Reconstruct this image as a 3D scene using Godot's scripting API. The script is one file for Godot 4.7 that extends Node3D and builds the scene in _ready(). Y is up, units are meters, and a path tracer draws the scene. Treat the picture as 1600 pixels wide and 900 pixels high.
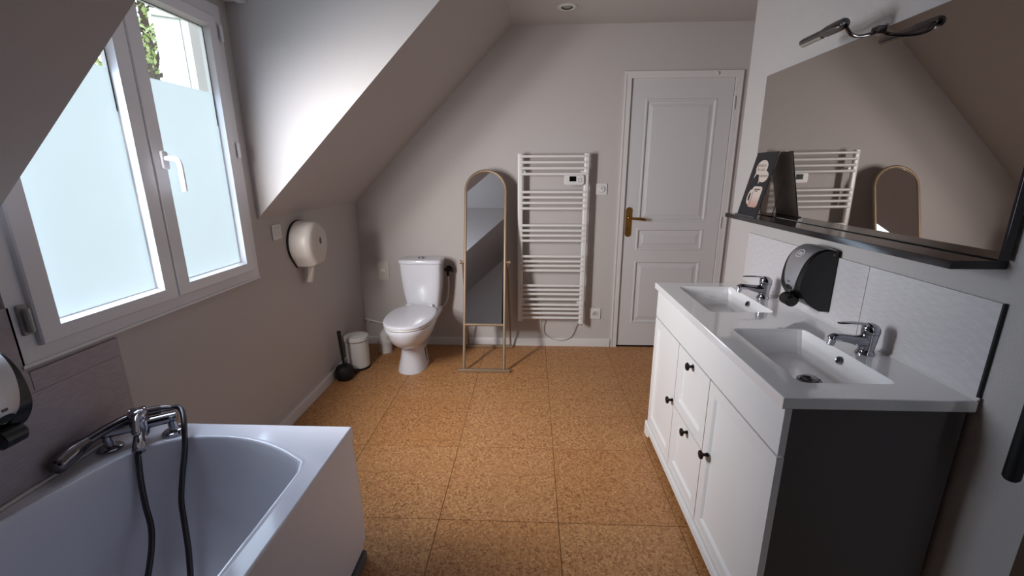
extends Node3D
# An attic bathroom: dormer window on the left, bath below it, double vanity on the right,
# toilet, standing mirror, towel radiator and a panelled door along the back wall.
# Metres, y up, the camera stands over the origin and looks along -z.

const EYE := 1.4008
const WALL_L := -1.38
const WALL_R := 1.10
const WALL_B := -3.451
const WALL_F := 0.29
const CEIL := 2.39
const KNEE := 1.172
const RIDGE_X := -0.146
const DORMER_FAR := -2.18
const DORMER_NEAR := -0.98

var M := {}


# ---------------------------------------------------------------- mesh building
class Mb:
	var t := PackedVector3Array()

	func tri(a: Vector3, b: Vector3, c: Vector3) -> void:
		t.push_back(a)
		t.push_back(b)
		t.push_back(c)

	func quad(a: Vector3, b: Vector3, c: Vector3, d: Vector3) -> void:
		tri(a, b, c)
		tri(a, c, d)

	# turns the piece begun at vertex s so that its faces look outwards (clockwise from outside)
	func fix(s: int) -> void:
		if t.size() <= s:
			return
		var mid := Vector3.ZERO
		for i in range(s, t.size()):
			mid += t[i]
		mid /= float(t.size() - s)
		var vol := 0.0
		for i in range(s, t.size(), 3):
			vol += (t[i] - mid).dot((t[i + 1] - mid).cross(t[i + 2] - mid))
		if vol > 0.0:
			for i in range(s, t.size(), 3):
				var k := t[i + 1]
				t[i + 1] = t[i + 2]
				t[i + 2] = k

	func box(lo: Vector3, hi: Vector3) -> void:
		var s := t.size()
		var p := []
		for i in 8:
			p.push_back(Vector3(hi.x if i & 1 else lo.x, hi.y if i & 2 else lo.y, hi.z if i & 4 else lo.z))
		quad(p[0], p[1], p[3], p[2])
		quad(p[4], p[6], p[7], p[5])
		quad(p[0], p[4], p[5], p[1])
		quad(p[2], p[3], p[7], p[6])
		quad(p[0], p[2], p[6], p[4])
		quad(p[1], p[5], p[7], p[3])
		fix(s)

	# box with rounded edges, centred on xf
	func rbox(xf: Transform3D, size: Vector3, r: float, seg := 2) -> void:
		var s := t.size()
		var h := size * 0.5
		r = minf(r, minf(h.x, minf(h.y, h.z)) * 0.999)
		var at := []
		for axis in 3:
			var list := []
			for i in seg + 1:
				list.push_back(-h[axis] + r * (1.0 - tan(PI / 4.0 * (1.0 - float(i) / seg))))
			for i in seg + 1:
				list.push_back(h[axis] - r * (1.0 - tan(PI / 4.0 * (float(i) / seg))))
			at.push_back(list)
		var n := 2 * seg + 2
		for axis in 3:
			var u := (axis + 1) % 3
			var v := (axis + 2) % 3
			for side in [-1.0, 1.0]:
				var g := []
				for i in n:
					for j in n:
						var p := Vector3.ZERO
						p[axis] = side * h[axis]
						p[u] = at[u][i]
						p[v] = at[v][j]
						var c := Vector3(clampf(p.x, -h.x + r, h.x - r), clampf(p.y, -h.y + r, h.y - r), clampf(p.z, -h.z + r, h.z - r))
						g.push_back(xf * (c + (p - c).normalized() * r))
				for i in n - 1:
					for j in n - 1:
						var a: Vector3 = g[i * n + j]
						var b: Vector3 = g[(i + 1) * n + j]
						var c2: Vector3 = g[(i + 1) * n + j + 1]
						var d: Vector3 = g[i * n + j + 1]
						if side > 0.0:
							quad(a, d, c2, b)
						else:
							quad(a, b, c2, d)
		fix(s)

	func bar(lo: Vector3, hi: Vector3, r := 0.002, seg := 1) -> void:
		rbox(Transform3D(Basis(), (lo + hi) * 0.5), hi - lo, r, seg)

	# rings of equal length, joined into a skin; ends closed by fans
	func loft(rings: Array, cap_a := true, cap_b := true, around := true) -> void:
		var s := t.size()
		var n: int = rings[0].size()
		for k in rings.size() - 1:
			var a: PackedVector3Array = rings[k]
			var b: PackedVector3Array = rings[k + 1]
			for i in (n if around else n - 1):
				var j := (i + 1) % n
				quad(a[i], a[j], b[j], b[i])
		for e in [[cap_a, 0], [cap_b, rings.size() - 1]]:
			if e[0]:
				var r: PackedVector3Array = rings[e[1]]
				var mid := Vector3.ZERO
				for p in r:
					mid += p
				mid /= n
				for i in n:
					var j := (i + 1) % n
					if e[1] == 0:
						tri(mid, r[j], r[i])
					else:
						tri(mid, r[i], r[j])
		fix(s)

	# profile of (radius, height) turned about the y axis of xf
	func lathe(profile: Array, xf := Transform3D(), n := 28, cap_a := true, cap_b := true) -> void:
		var rings := []
		for p in profile:
			var ring := PackedVector3Array()
			for i in n:
				var a := TAU * i / n
				ring.push_back(xf * Vector3(cos(a) * maxf(p[0], 0.00005), p[1], sin(a) * maxf(p[0], 0.00005)))
			rings.push_back(ring)
		loft(rings, cap_a, cap_b)

	func tube(pts: Array, radius, n := 12, caps := true) -> void:
		var rings := []
		var last := Vector3.ZERO
		var side := Vector3.ZERO
		for i in pts.size():
			var d: Vector3 = (pts[mini(i + 1, pts.size() - 1)] - pts[maxi(i - 1, 0)]).normalized()
			if i == 0:
				side = d.cross(Vector3.UP if absf(d.y) < 0.9 else Vector3.RIGHT).normalized()
			else:
				side = (side - d * side.dot(d)).normalized()
			last = d.cross(side)
			var r: float = radius[i] if radius is Array else radius
			var ring := PackedVector3Array()
			for k in n:
				var a := TAU * k / n
				ring.push_back(pts[i] + (side * cos(a) + last * sin(a)) * r)
			rings.push_back(ring)
		loft(rings, caps, caps)

	# polygon in the xy plane of xf, thick along its z, edges cut by ch
	func prism(poly: PackedVector2Array, z0: float, z1: float, xf := Transform3D(), ch := 0.0) -> void:
		var s := t.size()
		var n := poly.size()
		var small := poly
		if ch > 0.0:
			small = Mb.inset(poly, ch)
		var layers := [[poly, z0], [poly, z1]] if ch <= 0.0 else [[small, z0], [poly, z0 + ch], [poly, z1 - ch], [small, z1]]
		var rings := []
		for l in layers:
			var ring := PackedVector3Array()
			for p in l[0]:
				ring.push_back(xf * Vector3(p.x, p.y, l[1]))
			rings.push_back(ring)
		for k in rings.size() - 1:
			for i in n:
				var j := (i + 1) % n
				quad(rings[k][i], rings[k][j], rings[k + 1][j], rings[k + 1][i])
		var ear := Geometry2D.triangulate_polygon(small)
		var ccw := not Geometry2D.is_polygon_clockwise(small)
		for e in [0, rings.size() - 1]:
			for i in range(0, ear.size(), 3):
				var a := small[ear[i]]
				var b := small[ear[i + 1]]
				var c := small[ear[i + 2]]
				var turn := (b - a).cross(c - a) > 0.0
				if (turn == ccw) == (e == 0):
					tri(rings[e][ear[i]], rings[e][ear[i + 2]], rings[e][ear[i + 1]])
				else:
					tri(rings[e][ear[i]], rings[e][ear[i + 1]], rings[e][ear[i + 2]])
		fix(s)

	static func inset(poly: PackedVector2Array, d: float) -> PackedVector2Array:
		var out := PackedVector2Array()
		var n := poly.size()
		var sgn := -1.0 if Geometry2D.is_polygon_clockwise(poly) else 1.0
		for i in n:
			var e0 := (poly[i] - poly[(i + n - 1) % n]).normalized()
			var e1 := (poly[(i + 1) % n] - poly[i]).normalized()
			var n0 := Vector2(-e0.y, e0.x) * sgn
			var n1 := Vector2(-e1.y, e1.x) * sgn
			var m := (n0 + n1).normalized()
			out.push_back(poly[i] + m * d / maxf(m.dot(n0), 0.3))
		return out

	# flat plate in the xy plane of xf (front at z = 0) with rectangular holes
	func plate(r: Rect2, holes: Array, depth: float, xf := Transform3D()) -> void:
		var xs := [r.position.x, r.end.x]
		var ys := [r.position.y, r.end.y]
		for hole in holes:
			xs.append_array([hole.position.x, hole.end.x])
			ys.append_array([hole.position.y, hole.end.y])
		xs.sort()
		ys.sort()
		var solid := func(i: int, j: int) -> bool:
			if i < 0 or j < 0 or i >= xs.size() - 1 or j >= ys.size() - 1:
				return false
			var c := Vector2(xs[i] + xs[i + 1], ys[j] + ys[j + 1]) * 0.5
			for hole in holes:
				if hole.has_point(c):
					return false
			return true
		for i in xs.size() - 1:
			for j in ys.size() - 1:
				if not solid.call(i, j) or xs[i + 1] - xs[i] < 1e-6 or ys[j + 1] - ys[j] < 1e-6:
					continue
				var a := Vector3(xs[i], ys[j], 0)
				var b := Vector3(xs[i + 1], ys[j], 0)
				var c := Vector3(xs[i + 1], ys[j + 1], 0)
				var d := Vector3(xs[i], ys[j + 1], 0)
				var k := Vector3(0, 0, -depth)
				quad(xf * a, xf * d, xf * c, xf * b)
				quad(xf * (a + k), xf * (b + k), xf * (c + k), xf * (d + k))
				if not solid.call(i - 1, j):
					quad(xf * a, xf * (a + k), xf * (d + k), xf * d)
				if not solid.call(i + 1, j):
					quad(xf * b, xf * c, xf * (c + k), xf * (b + k))
				if not solid.call(i, j - 1):
					quad(xf * a, xf * b, xf * (b + k), xf * (a + k))
				if not solid.call(i, j + 1):
					quad(xf * d, xf * (d + k), xf * (c + k), xf * c)

	# moulded field that fills a hole of a plate: rings of (inset, height over the face)
	func field(r: Rect2, steps: Array, xf := Transform3D()) -> void:
		var rings := []
		for s in steps:
			var q := r.grow(-s[0])
			rings.push_back(PackedVector3Array([xf * Vector3(q.position.x, q.position.y, s[1]), xf * Vector3(q.end.x, q.position.y, s[1]), xf * Vector3(q.end.x, q.end.y, s[1]), xf * Vector3(q.position.x, q.end.y, s[1])]))
		for k in rings.size() - 1:
			for i in 4:
				var j := (i + 1) % 4
				quad(rings[k][i], rings[k + 1][i], rings[k + 1][j], rings[k][j])
		var l: PackedVector3Array = rings[-1]
		quad(l[0], l[3], l[2], l[1])

	func mesh(angle := 38.0) -> ArrayMesh:
		var n := t.size() / 3
		var raw := PackedVector3Array()
		var unit := PackedVector3Array()
		var where := {}
		var keys := []
		keys.resize(t.size())
		for f in n:
			var c := (t[f * 3 + 2] - t[f * 3]).cross(t[f * 3 + 1] - t[f * 3])
			raw.push_back(c)
			unit.push_back(c.normalized())
			for k in 3:
				var key := Vector3i((t[f * 3 + k] * 20000.0).round())
				keys[f * 3 + k] = key
				if where.has(key):
					where[key].push_back(f)
				else:
					where[key] = PackedInt32Array([f])
		var lim := cos(deg_to_rad(angle))
		var normals := PackedVector3Array()
		normals.resize(t.size())
		for i in t.size():
			var f := i / 3
			var sum := Vector3.ZERO
			for o in where[keys[i]]:
				if unit[o].dot(unit[f]) > lim:
					sum += raw[o]
			normals[i] = sum.normalized() if sum.length_squared() > 0.0 else unit[f]
		var arr := []
		arr.resize(Mesh.ARRAY_MAX)
		arr[Mesh.ARRAY_VERTEX] = t
		arr[Mesh.ARRAY_NORMAL] = normals
		var out := ArrayMesh.new()
		out.add_surface_from_arrays(Mesh.PRIMITIVE_TRIANGLES, arr)
		return out


func obj(called: String, b: Mb, mat: Material, parent: Node = self, angle := 38.0) -> MeshInstance3D:
	var o := MeshInstance3D.new()
	o.name = called
	o.mesh = b.mesh(angle)
	o.material_override = null
	o.mesh.surface_set_material(0, mat)
	parent.add_child(o, true)
	return o


func tag(o: Node, label: String, category := "", group := "", kind := "") -> Node:
	o.set_meta("label", label)
	if category:
		o.set_meta("category", category)
	if group:
		o.set_meta("group", group)
	if kind:
		o.set_meta("kind", kind)
	return o


func thing(called: String, label: String, category: String, at := Vector3.ZERO, group := "") -> Node3D:
	var o := Node3D.new()
	o.name = called
	add_child(o)
	o.position = at
	tag(o, label, category, group)
	return o


func structure(called: String, label: String, category: String) -> Node3D:
	var o := thing(called, label, category)
	o.set_meta("kind", "structure")
	return o


func struct(called: String, b: Mb, mat: Material, label: String, category: String) -> MeshInstance3D:
	var o := obj(called, b, mat)
	tag(o, label, category, "", "structure")
	return o


func place(p: Vector3, b := Basis()) -> Transform3D:
	return Transform3D(b, p)


# frame whose y axis runs along d
func along(p: Vector3, d: Vector3) -> Transform3D:
	var y := d.normalized()
	var x := y.cross(Vector3.FORWARD if absf(y.z) < 0.9 else Vector3.RIGHT).normalized()
	return Transform3D(Basis(x, y, x.cross(y)), p)


# frames for things fixed to a wall: local x runs to the viewer's right, y up, z out of the wall
func on_left(y: float, z: float, x := WALL_L) -> Transform3D:
	return Transform3D(Basis(Vector3(0, 0, -1), Vector3.UP, Vector3(1, 0, 0)), Vector3(x, y, z))


func on_right(y: float, z: float, x := WALL_R) -> Transform3D:
	return Transform3D(Basis(Vector3(0, 0, 1), Vector3.UP, Vector3(-1, 0, 0)), Vector3(x, y, z))


func on_back(x: float, y: float, z := WALL_B) -> Transform3D:
	return Transform3D(Basis(), Vector3(x, y, z))


func rrect(w: float, h: float, r: float, n := 5) -> PackedVector2Array:
	var out := PackedVector2Array()
	for c in [[1, 1, 0], [-1, 1, 1], [-1, -1, 2], [1, -1, 3]]:
		for i in n + 1:
			var a := (float(c[2]) + float(i) / n) * PI / 2.0
			out.push_back(Vector2(c[0] * (w / 2 - r) + cos(a) * r, c[1] * (h / 2 - r) + sin(a) * r))
	return out


func ellipse(a: float, b: float, n := 28) -> PackedVector2Array:
	var out := PackedVector2Array()
	for i in n:
		out.push_back(Vector2(cos(TAU * i / n) * a, sin(TAU * i / n) * b))
	return out


func moved(poly: PackedVector2Array, by: Vector2) -> PackedVector2Array:
	var out := PackedVector2Array()
	for p in poly:
		out.push_back(p + by)
	return out


# smooth line through points
func curve(pts: Array, each := 6, closed := false) -> Array:
	var out := []
	var n := pts.size()
	for i in (n if closed else n - 1):
		var a = pts[(i + n - 1) % n] if closed else pts[maxi(i - 1, 0)]
		var b = pts[i]
		var c = pts[(i + 1) % n]
		var d = pts[(i + 2) % n] if closed else pts[mini(i + 2, n - 1)]
		for k in each:
			var u := float(k) / each
			out.push_back(0.5 * (2.0 * b + (c - a) * u + (2.0 * a - 5.0 * b + 4.0 * c - d) * u * u + (3.0 * b - a - 3.0 * c + d) * u * u * u))
	if not closed:
		out.push_back(pts[n - 1])
	return out


# where rays from c at the given angles leave the polygon
func radial(poly: PackedVector2Array, c: Vector2, angles: Array) -> PackedVector2Array:
	var out := PackedVector2Array()
	for a in angles:
		var d := Vector2(cos(a), sin(a))
		var best := 0.0
		for i in poly.size():
			var p := poly[i] - c
			var e := poly[(i + 1) % poly.size()] - poly[i]
			var den := d.cross(e)
			if absf(den) < 1e-9:
				continue
			var s := p.cross(e) / den
			var u := p.cross(d) / den
			if s > 0.0 and u >= -1e-6 and u <= 1.0 + 1e-6:
				best = maxf(best, s)
		out.push_back(c + d * best)
	return out


# ring in the horizontal plane at height y; 2D x is world x, 2D y is world z
func flat_ring(poly: PackedVector2Array, y: float) -> PackedVector3Array:
	var out := PackedVector3Array()
	for p in poly:
		out.push_back(Vector3(p.x, y, p.y))
	return out


func oval(cx: float, cz: float, a: float, front: float, back: float, y: float, power := 2.0, n := 48) -> PackedVector3Array:
	var out := PackedVector3Array()
	for i in n:
		var t := TAU * i / n
		var c := cos(t)
		var s := sin(t)
		var x := signf(c) * pow(absf(c), 2.0 / power) * a
		var z := signf(s) * pow(absf(s), 2.0 / power) * (front if s > 0.0 else back)
		out.push_back(Vector3(cx + x, y, cz + z))
	return out


# ---------------------------------------------------------------- materials
func mat(called: String, color: Color, rough := 0.6, metal := 0.0) -> StandardMaterial3D:
	var m := StandardMaterial3D.new()
	m.resource_name = called
	m.albedo_color = color
	m.roughness = rough
	m.metallic = metal
	M[called] = m
	return m


func noise_texture(freq: float, kind := FastNoiseLite.TYPE_SIMPLEX_SMOOTH, octaves := 3, size := 512, normal := false, strength := 4.0) -> NoiseTexture2D:
	var n := FastNoiseLite.new()
	n.seed = 7
	n.noise_type = kind
	n.frequency = freq
	n.fractal_octaves = octaves
	var t := NoiseTexture2D.new()
	t.width = size
	t.height = size
	t.seamless = true
	t.noise = n
	t.as_normal_map = normal
	t.bump_strength = strength
	return t


func ramp(stops: Array) -> Gradient:
	var g := Gradient.new()
	var at := PackedFloat32Array()
	var c := PackedColorArray()
	for s in stops:
		at.push_back(s[0])
		c.push_back(s[1])
	g.offsets = at
	g.colors = c
	return g


func relief(m: StandardMaterial3D, t: Texture2D, scale: float, strength: float) -> void:
	m.normal_enabled = true
	m.normal_texture = t
	m.normal_scale = strength
	m.uv1_triplanar = true
	m.uv1_world_triplanar = true
	m.uv1_scale = Vector3.ONE * scale


func make_materials() -> void:
	var plaster := noise_texture(0.06, FastNoiseLite.TYPE_SIMPLEX_SMOOTH, 4, 512, true, 3.0)
	relief(mat("paint", Color(0.74, 0.71, 0.697), 0.85), plaster, 2.2, 0.08)
	relief(mat("rough_paint", Color(0.735, 0.712, 0.70), 0.8), plaster, 4.0, 0.55)
	mat("woodwork", Color(0.83, 0.81, 0.80), 0.42)
	mat("door_paint", Color(0.80, 0.785, 0.785), 0.4)
	mat("pvc", Color(0.87, 0.86, 0.87), 0.32)
	mat("gasket", Color(0.05, 0.05, 0.06), 0.6)
	mat("ceramic", Color(0.83, 0.825, 0.85), 0.09)
	mat("acrylic", Color(0.88, 0.872, 0.905), 0.1)
	var counter := mat("counter", Color(0.93, 0.92, 0.92), 0.1)
	counter.metallic_specular = 0.8
	counter.clearcoat_enabled = true
	counter.clearcoat = 1.0
	counter.clearcoat_roughness = 0.04
	mat("end_shade_grey", Color(0.34, 0.315, 0.31), 0.5)  # shade on the cabinet's near end, put into its colour
	mat("lacquer", Color(0.89, 0.882, 0.878), 0.35)
	mat("white_plastic", Color(0.84, 0.825, 0.815), 0.35)
	mat("cream_plastic", Color(0.80, 0.765, 0.735), 0.38)
	mat("paper", Color(0.90, 0.88, 0.86), 0.95)
	mat("chrome", Color(0.66, 0.66, 0.69), 0.07, 1.0)
	mat("steel", Color(0.72, 0.715, 0.73), 0.42, 0.75)
	mat("stand_grey", Color(0.56, 0.53, 0.51), 0.5)
	mat("hinge_grey", Color(0.60, 0.585, 0.57), 0.45)
	mat("smoked_chrome", Color(0.46, 0.44, 0.45), 0.16, 1.0)
	mat("hose_steel", Color(0.34, 0.33, 0.34), 0.32, 1.0)
	mat("brass", Color(0.62, 0.46, 0.22), 0.25, 1.0)
	mat("gold", Color(0.60, 0.515, 0.425), 0.5, 0.55)
	mat("black_plastic", Color(0.035, 0.034, 0.036), 0.3)
	mat("matt_black", Color(0.03, 0.03, 0.032), 0.6)
	mat("dark_bronze", Color(0.11, 0.09, 0.085), 0.35, 0.6)
	mat("shelf_gloss", Color(0.16, 0.145, 0.15), 0.1)
	mat("radiator_white", Color(0.86, 0.845, 0.835), 0.3)
	mat("screen_off", Color(0.03, 0.035, 0.03), 0.15)
	mat("grey_print", Color(0.35, 0.35, 0.36), 0.6)
	mat("cord_grey", Color(0.72, 0.70, 0.70), 0.6)
	mat("dark_wood", Color(0.06, 0.05, 0.047), 0.5)
	mat("landing", Color(0.20, 0.17, 0.16), 0.9)
	mat("mirror", Color(0.93, 0.93, 0.93), 0.0, 1.0)
	mat("tinted_mirror", Color(0.80, 0.775, 0.755), 0.015, 1.0)
	mat("lamp_glass", Color(0.60, 0.58, 0.52), 0.15)
	mat("clad", Color(0.90, 0.90, 0.89), 0.8)
	mat("lawn", Color(0.36, 0.44, 0.22), 0.95)
	mat("bark", Color(0.28, 0.22, 0.17), 0.95)
	var leaf := mat("leaf", Color(0.62, 0.66, 0.47), 0.6)
	leaf.backlight_enabled = true
	leaf.backlight = Color(0.5, 0.6, 0.2)

	var pane := mat("pane_glass", Color(1, 1, 1, 0.04), 0.0)
	pane.transparency = BaseMaterial3D.TRANSPARENCY_ALPHA
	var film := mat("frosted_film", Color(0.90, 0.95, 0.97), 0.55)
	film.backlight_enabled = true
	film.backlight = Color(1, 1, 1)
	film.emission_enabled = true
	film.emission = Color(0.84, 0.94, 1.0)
	film.emission_energy_multiplier = 0.22  # slight added glow tops up the daylight through the film

	# brushed porcelain tiles of the splashback and round the bath
	var streak := noise_texture(0.018, FastNoiseLite.TYPE_SIMPLEX_SMOOTH, 4, 512)
	streak.color_ramp = ramp([[0.0, Color(0.90, 0.895, 0.90)], [0.5, Color(0.95, 0.95, 0.95)], [1.0, Color(1, 1, 1)]])
	var tile := mat("splash_tile", Color(0.84, 0.82, 0.825), 0.3)
	tile.albedo_texture = streak
	tile.uv1_triplanar = true
	tile.uv1_world_triplanar = true
	tile.uv1_scale = Vector3(3.0, 30.0, 2.0)
	var bath_tile := mat("bath_tile", Color(0.66, 0.615, 0.635), 0.4)
	bath_tile.albedo_texture = streak
	bath_tile.uv1_triplanar = true
	bath_tile.uv1_world_triplanar = true
	bath_tile.uv1_scale = Vector3(3.0, 14.0, 2.2)
	mat("grout", Color(0.70, 0.66, 0.64), 0.9)

	# cork granules: big flakes tinted one by one, finer ones over them
	var flakes := FastNoiseLite.new()
	flakes.seed = 21
	flakes.noise_type = FastNoiseLite.TYPE_CELLULAR
	flakes.cellular_return_type = FastNoiseLite.RETURN_CELL_VALUE
	flakes.cellular_jitter = 1.1
	flakes.frequency = 0.085
	flakes.fractal_type = FastNoiseLite.FRACTAL_FBM
	flakes.fractal_octaves = 2
	flakes.fractal_gain = 0.7
	flakes.domain_warp_enabled = true
	flakes.domain_warp_amplitude = 9.0
	flakes.domain_warp_frequency = 0.05
	var cork_map := NoiseTexture2D.new()
	cork_map.width = 1024
	cork_map.height = 1024
	cork_map.seamless = true
	cork_map.noise = flakes
	cork_map.color_ramp = ramp([[0.0, Color(0.455, 0.285, 0.165)], [0.28, Color(0.63, 0.43, 0.26)], [0.55, Color(0.695, 0.495, 0.312)], [0.8, Color(0.745, 0.56, 0.37)], [1.0, Color(0.82, 0.66, 0.465)]])
	for k in 3:
		var cork := mat("cork_%s" % ["plain", "warm", "pale"][k], [Color(1, 1, 1), Color(0.985, 0.965, 0.94), Color(1.0, 1.0, 1.0)][k], 0.5)
		cork.albedo_texture = cork_map
		cork.uv1_triplanar = true
		cork.uv1_world_triplanar = true
		cork.uv1_scale = Vector3.ONE * 1.45
		cork.uv1_offset = Vector3(0.37 * k, 0.0, 0.61 * k)
	mat("cork_joint", Color(0.33, 0.20, 0.11), 0.9)


# ---------------------------------------------------------------- start
func _ready() -> void:
	var cam := Camera3D.new()
	cam.name = "camera"
	cam.fov = rad_to_deg(2.0 * atan(450.0 / 691.0))
	cam.near = 0.02
	cam.far = 200.0
	cam.transform = Transform3D(Basis(Vector3.UP, deg_to_rad(2.5845)) * Basis(Vector3.RIGHT, deg_to_rad(-14.7414)) * Basis(Vector3.BACK, deg_to_rad(-0.2347)), Vector3(0, EYE, 0))
	add_child(cam)
	cam.current = true

	var sky_mat := ProceduralSkyMaterial.new()
	sky_mat.sky_top_color = Color(0.86, 0.92, 0.98)
	sky_mat.sky_horizon_color = Color(0.95, 0.97, 1.0)
	sky_mat.ground_bottom_color = Color(0.5, 0.52, 0.5)
	sky_mat.ground_horizon_color = Color(0.75, 0.78, 0.8)
	sky_mat.sky_energy_multiplier = 1.85
	sky_mat.ground_energy_multiplier = 1.2
	var sky := Sky.new()
	sky.sky_material = sky_mat
	var env := Environment.new()
	env.background_mode = Environment.BG_SKY
	env.sky = sky
	env.tonemap_mode = Environment.TONE_MAPPER_LINEAR
	env.tonemap_exposure = 1.0
	env.sdfgi_enabled = true
	env.ssao_enabled = true
	env.ssil_enabled = true
	var we := WorldEnvironment.new()
	we.name = "environment"
	we.environment = env
	add_child(we)

	# daylight that the two frosted panes pass on into the room, just in front of each film
	for p in [[-1.3355, 0.346, 0.90], [-1.8285, 0.336, 0.36]]:
		var a := AreaLight3D.new()
		a.name = "added_window_light"
		a.area_size = Vector2(p[1], 0.725)
		a.light_color = Color(0.82, 0.90, 1.0)
		a.light_energy = p[2]
		a.set("area_range", 12.0)
		a.shadow_enabled = true
		add_child(a, true)
		a.position = Vector3(-1.3745, 1.360, p[0])
		a.rotation.y = -PI / 2
	# added spots at the left pane, aimed to brighten back wall and floor
	for y in [1.12, 1.36, 1.60]:
		for z in [-1.22, -1.37]:
			var f := SpotLight3D.new()
			f.name = "added_window_light"
			f.light_color = Color(0.985, 0.975, 0.965)
			f.light_energy = 0.73
			f.light_size = 0.06
			f.spot_range = 12.0
			f.spot_attenuation = 2.0
			f.spot_angle = 55.0
			f.spot_angle_attenuation = 1.0
			f.shadow_enabled = true
			add_child(f, true)
			f.look_at_from_position(Vector3(-1.315, y, z), Vector3(-1.315, y, z) + Vector3(1.70, -0.62, -1.60))

	make_materials()
	build_shell()
	build_floor()
	build_window()
	build_back_door()
	build_front_door()
	build_outside()
	build_bath()
	build_vanity()
	build_basin_top()
	build_wall_mirror()
	build_toilet()
	build_radiator()
	build_standing_mirror()
	build_wall_fittings()
	build_small_things()


# ---------------------------------------------------------------- the room
func build_shell() -> void:
	# left wall: low under the slope, full height inside the dormer round the window
	var wl := structure("wall_left", "white painted left wall below the slope, pierced by the dormer window", "wall")
	var b := Mb.new()
	var o := WALL_L - 0.09
	b.box(Vector3(o, 0, WALL_B), Vector3(WALL_L, 0.892, WALL_F))
	b.box(Vector3(o, 0.892, WALL_B), Vector3(WALL_L, KNEE, -2.112))
	b.box(Vector3(o, 0.892, -1.046), Vector3(WALL_L, KNEE, WALL_F))
	b.box(Vector3(o, KNEE, DORMER_FAR - 0.02), Vector3(WALL_L, CEIL + 0.1, -2.112))
	b.box(Vector3(o, KNEE, -1.046), Vector3(WALL_L, CEIL + 0.1, DORMER_NEAR + 0.02))
	b.box(Vector3(o, 2.098, -2.112), Vector3(WALL_L, CEIL + 0.1, -1.046))
	obj("plaster", b, M.paint, wl)
	# grey wall tiles round the bath
	var tiles := [
		[-1.318, -1.0535, 0.818, 0.874], [-1.318, -0.702, 0.555, 0.814], [-1.0495, -0.44, 0.818, 1.062],
		[-0.698, -0.08, 0.555, 0.814], [-0.076, 0.288, 0.555, 0.814], [-0.436, 0.17, 0.818, 1.062], [0.174, 0.288, 0.818, 1.062]]
	for q in tiles:
		var tb := Mb.new()
		tb.bar(Vector3(WALL_L - 0.004, q[2], q[0]), Vector3(WALL_L + 0.009, q[3], q[1]), 0.0012)
		obj("wall_tile", tb, M.bath_tile, wl)
	var gb := Mb.new()
	gb.box(Vector3(WALL_L - 0.004, 0.55, -1.316), Vector3(WALL_L + 0.0065, 0.872, 0.288))
	gb.box(Vector3(WALL_L - 0.004, 0.872, -1.047), Vector3(WALL_L + 0.0065, 1.06, 0.288))
	obj("tile_grout", gb, M.grout, wl)

	# the sloping ceiling either side of the dormer and the dormer's two cheeks
	var slope := PackedVector2Array([Vector2(WALL_L - 0.2, KNEE - 0.197), Vector2(WALL_L, KNEE), Vector2(RIDGE_X, CEIL), Vector2(RIDGE_X, CEIL + 0.1), Vector2(WALL_L - 0.2, CEIL + 0.1)])
	var tri := PackedVector2Array([Vector2(WALL_L, KNEE), Vector2(RIDGE_X, CEIL), Vector2(RIDGE_X, CEIL + 0.1), Vector2(WALL_L, CEIL + 0.1)])
	b = Mb.new()
	b.prism(slope, WALL_B - 0.05, DORMER_FAR - 0.02)
	struct("ceiling_slope", b, M.paint, "sloping white ceiling between the dormer and the back wall", "ceiling")
	b = Mb.new()
	b.prism(slope, DORMER_NEAR + 0.02, WALL_F + 0.05)
	struct("ceiling_slope_001", b, M.paint, "shaded sloping ceiling at upper left, on the near side of the dormer", "ceiling")
	b = Mb.new()
	b.prism(tri, DORMER_FAR - 0.02, DORMER_FAR)
	struct("wall_dormer", b, M.paint, "brightly lit triangular cheek of the dormer right of the window", "wall")
	b = Mb.new()
	b.prism(tri, DORMER_NEAR, DORMER_NEAR + 0.02)
	struct("wall_dormer_001", b, M.paint, "near cheek of the dormer, seen lit in the arched standing mirror", "wall")
	b = Mb.new()
	b.box(Vector3(WALL_L, 2.33, DORMER_FAR), Vector3(-0.20, CEIL + 0.1, DORMER_NEAR))
	struct("ceiling_dormer", b, M.paint, "flat white ceiling of the dormer above the window", "ceiling")
	b = Mb.new()
	b.box(Vector3(RIDGE_X, CEIL, WALL_B - 0.05), Vector3(1.8, CEIL + 0.1, WALL_F + 0.05))
	b.box(Vector3(-0.20, 2.33, DORMER_FAR), Vector3(RIDGE_X, CEIL + 0.1, DORMER_NEAR))
	struct("ceiling", b, M.paint, "flat white ceiling with a recessed spotlight", "ceiling")

	# back wall with the recess that takes the door
	b = Mb.new()
	b.plate(Rect2(WALL_L - 0.2, 0, 3.4, CEIL + 0.05), [Rect2(0.699, -0.01, 0.732, 2.048)], 0.06, place(Vector3(0, 0, WALL_B)))
	b.box(Vector3(WALL_L - 0.2, 0, WALL_B - 0.2), Vector3(1.8, CEIL + 0.05, WALL_B - 0.06))
	struct("wall_back", b, M.paint, "white painted back wall behind the toilet, radiator and door", "wall")
	b = Mb.new()
	b.box(Vector3(WALL_R, 0, -2.507), Vector3(1.62, CEIL, WALL_F))
	struct("wall_right", b, M.rough_paint, "white stippled right wall behind the vanity and wide mirror", "wall")
	b = Mb.new()
	b.box(Vector3(1.62, 0, WALL_B), Vector3(1.8, CEIL, WALL_F))
	struct("wall_alcove", b, M.paint, "white side wall of the recess right of the door", "wall")
	# wall behind the viewer with the open doorway and a dark landing beyond
	b = Mb.new()
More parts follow.
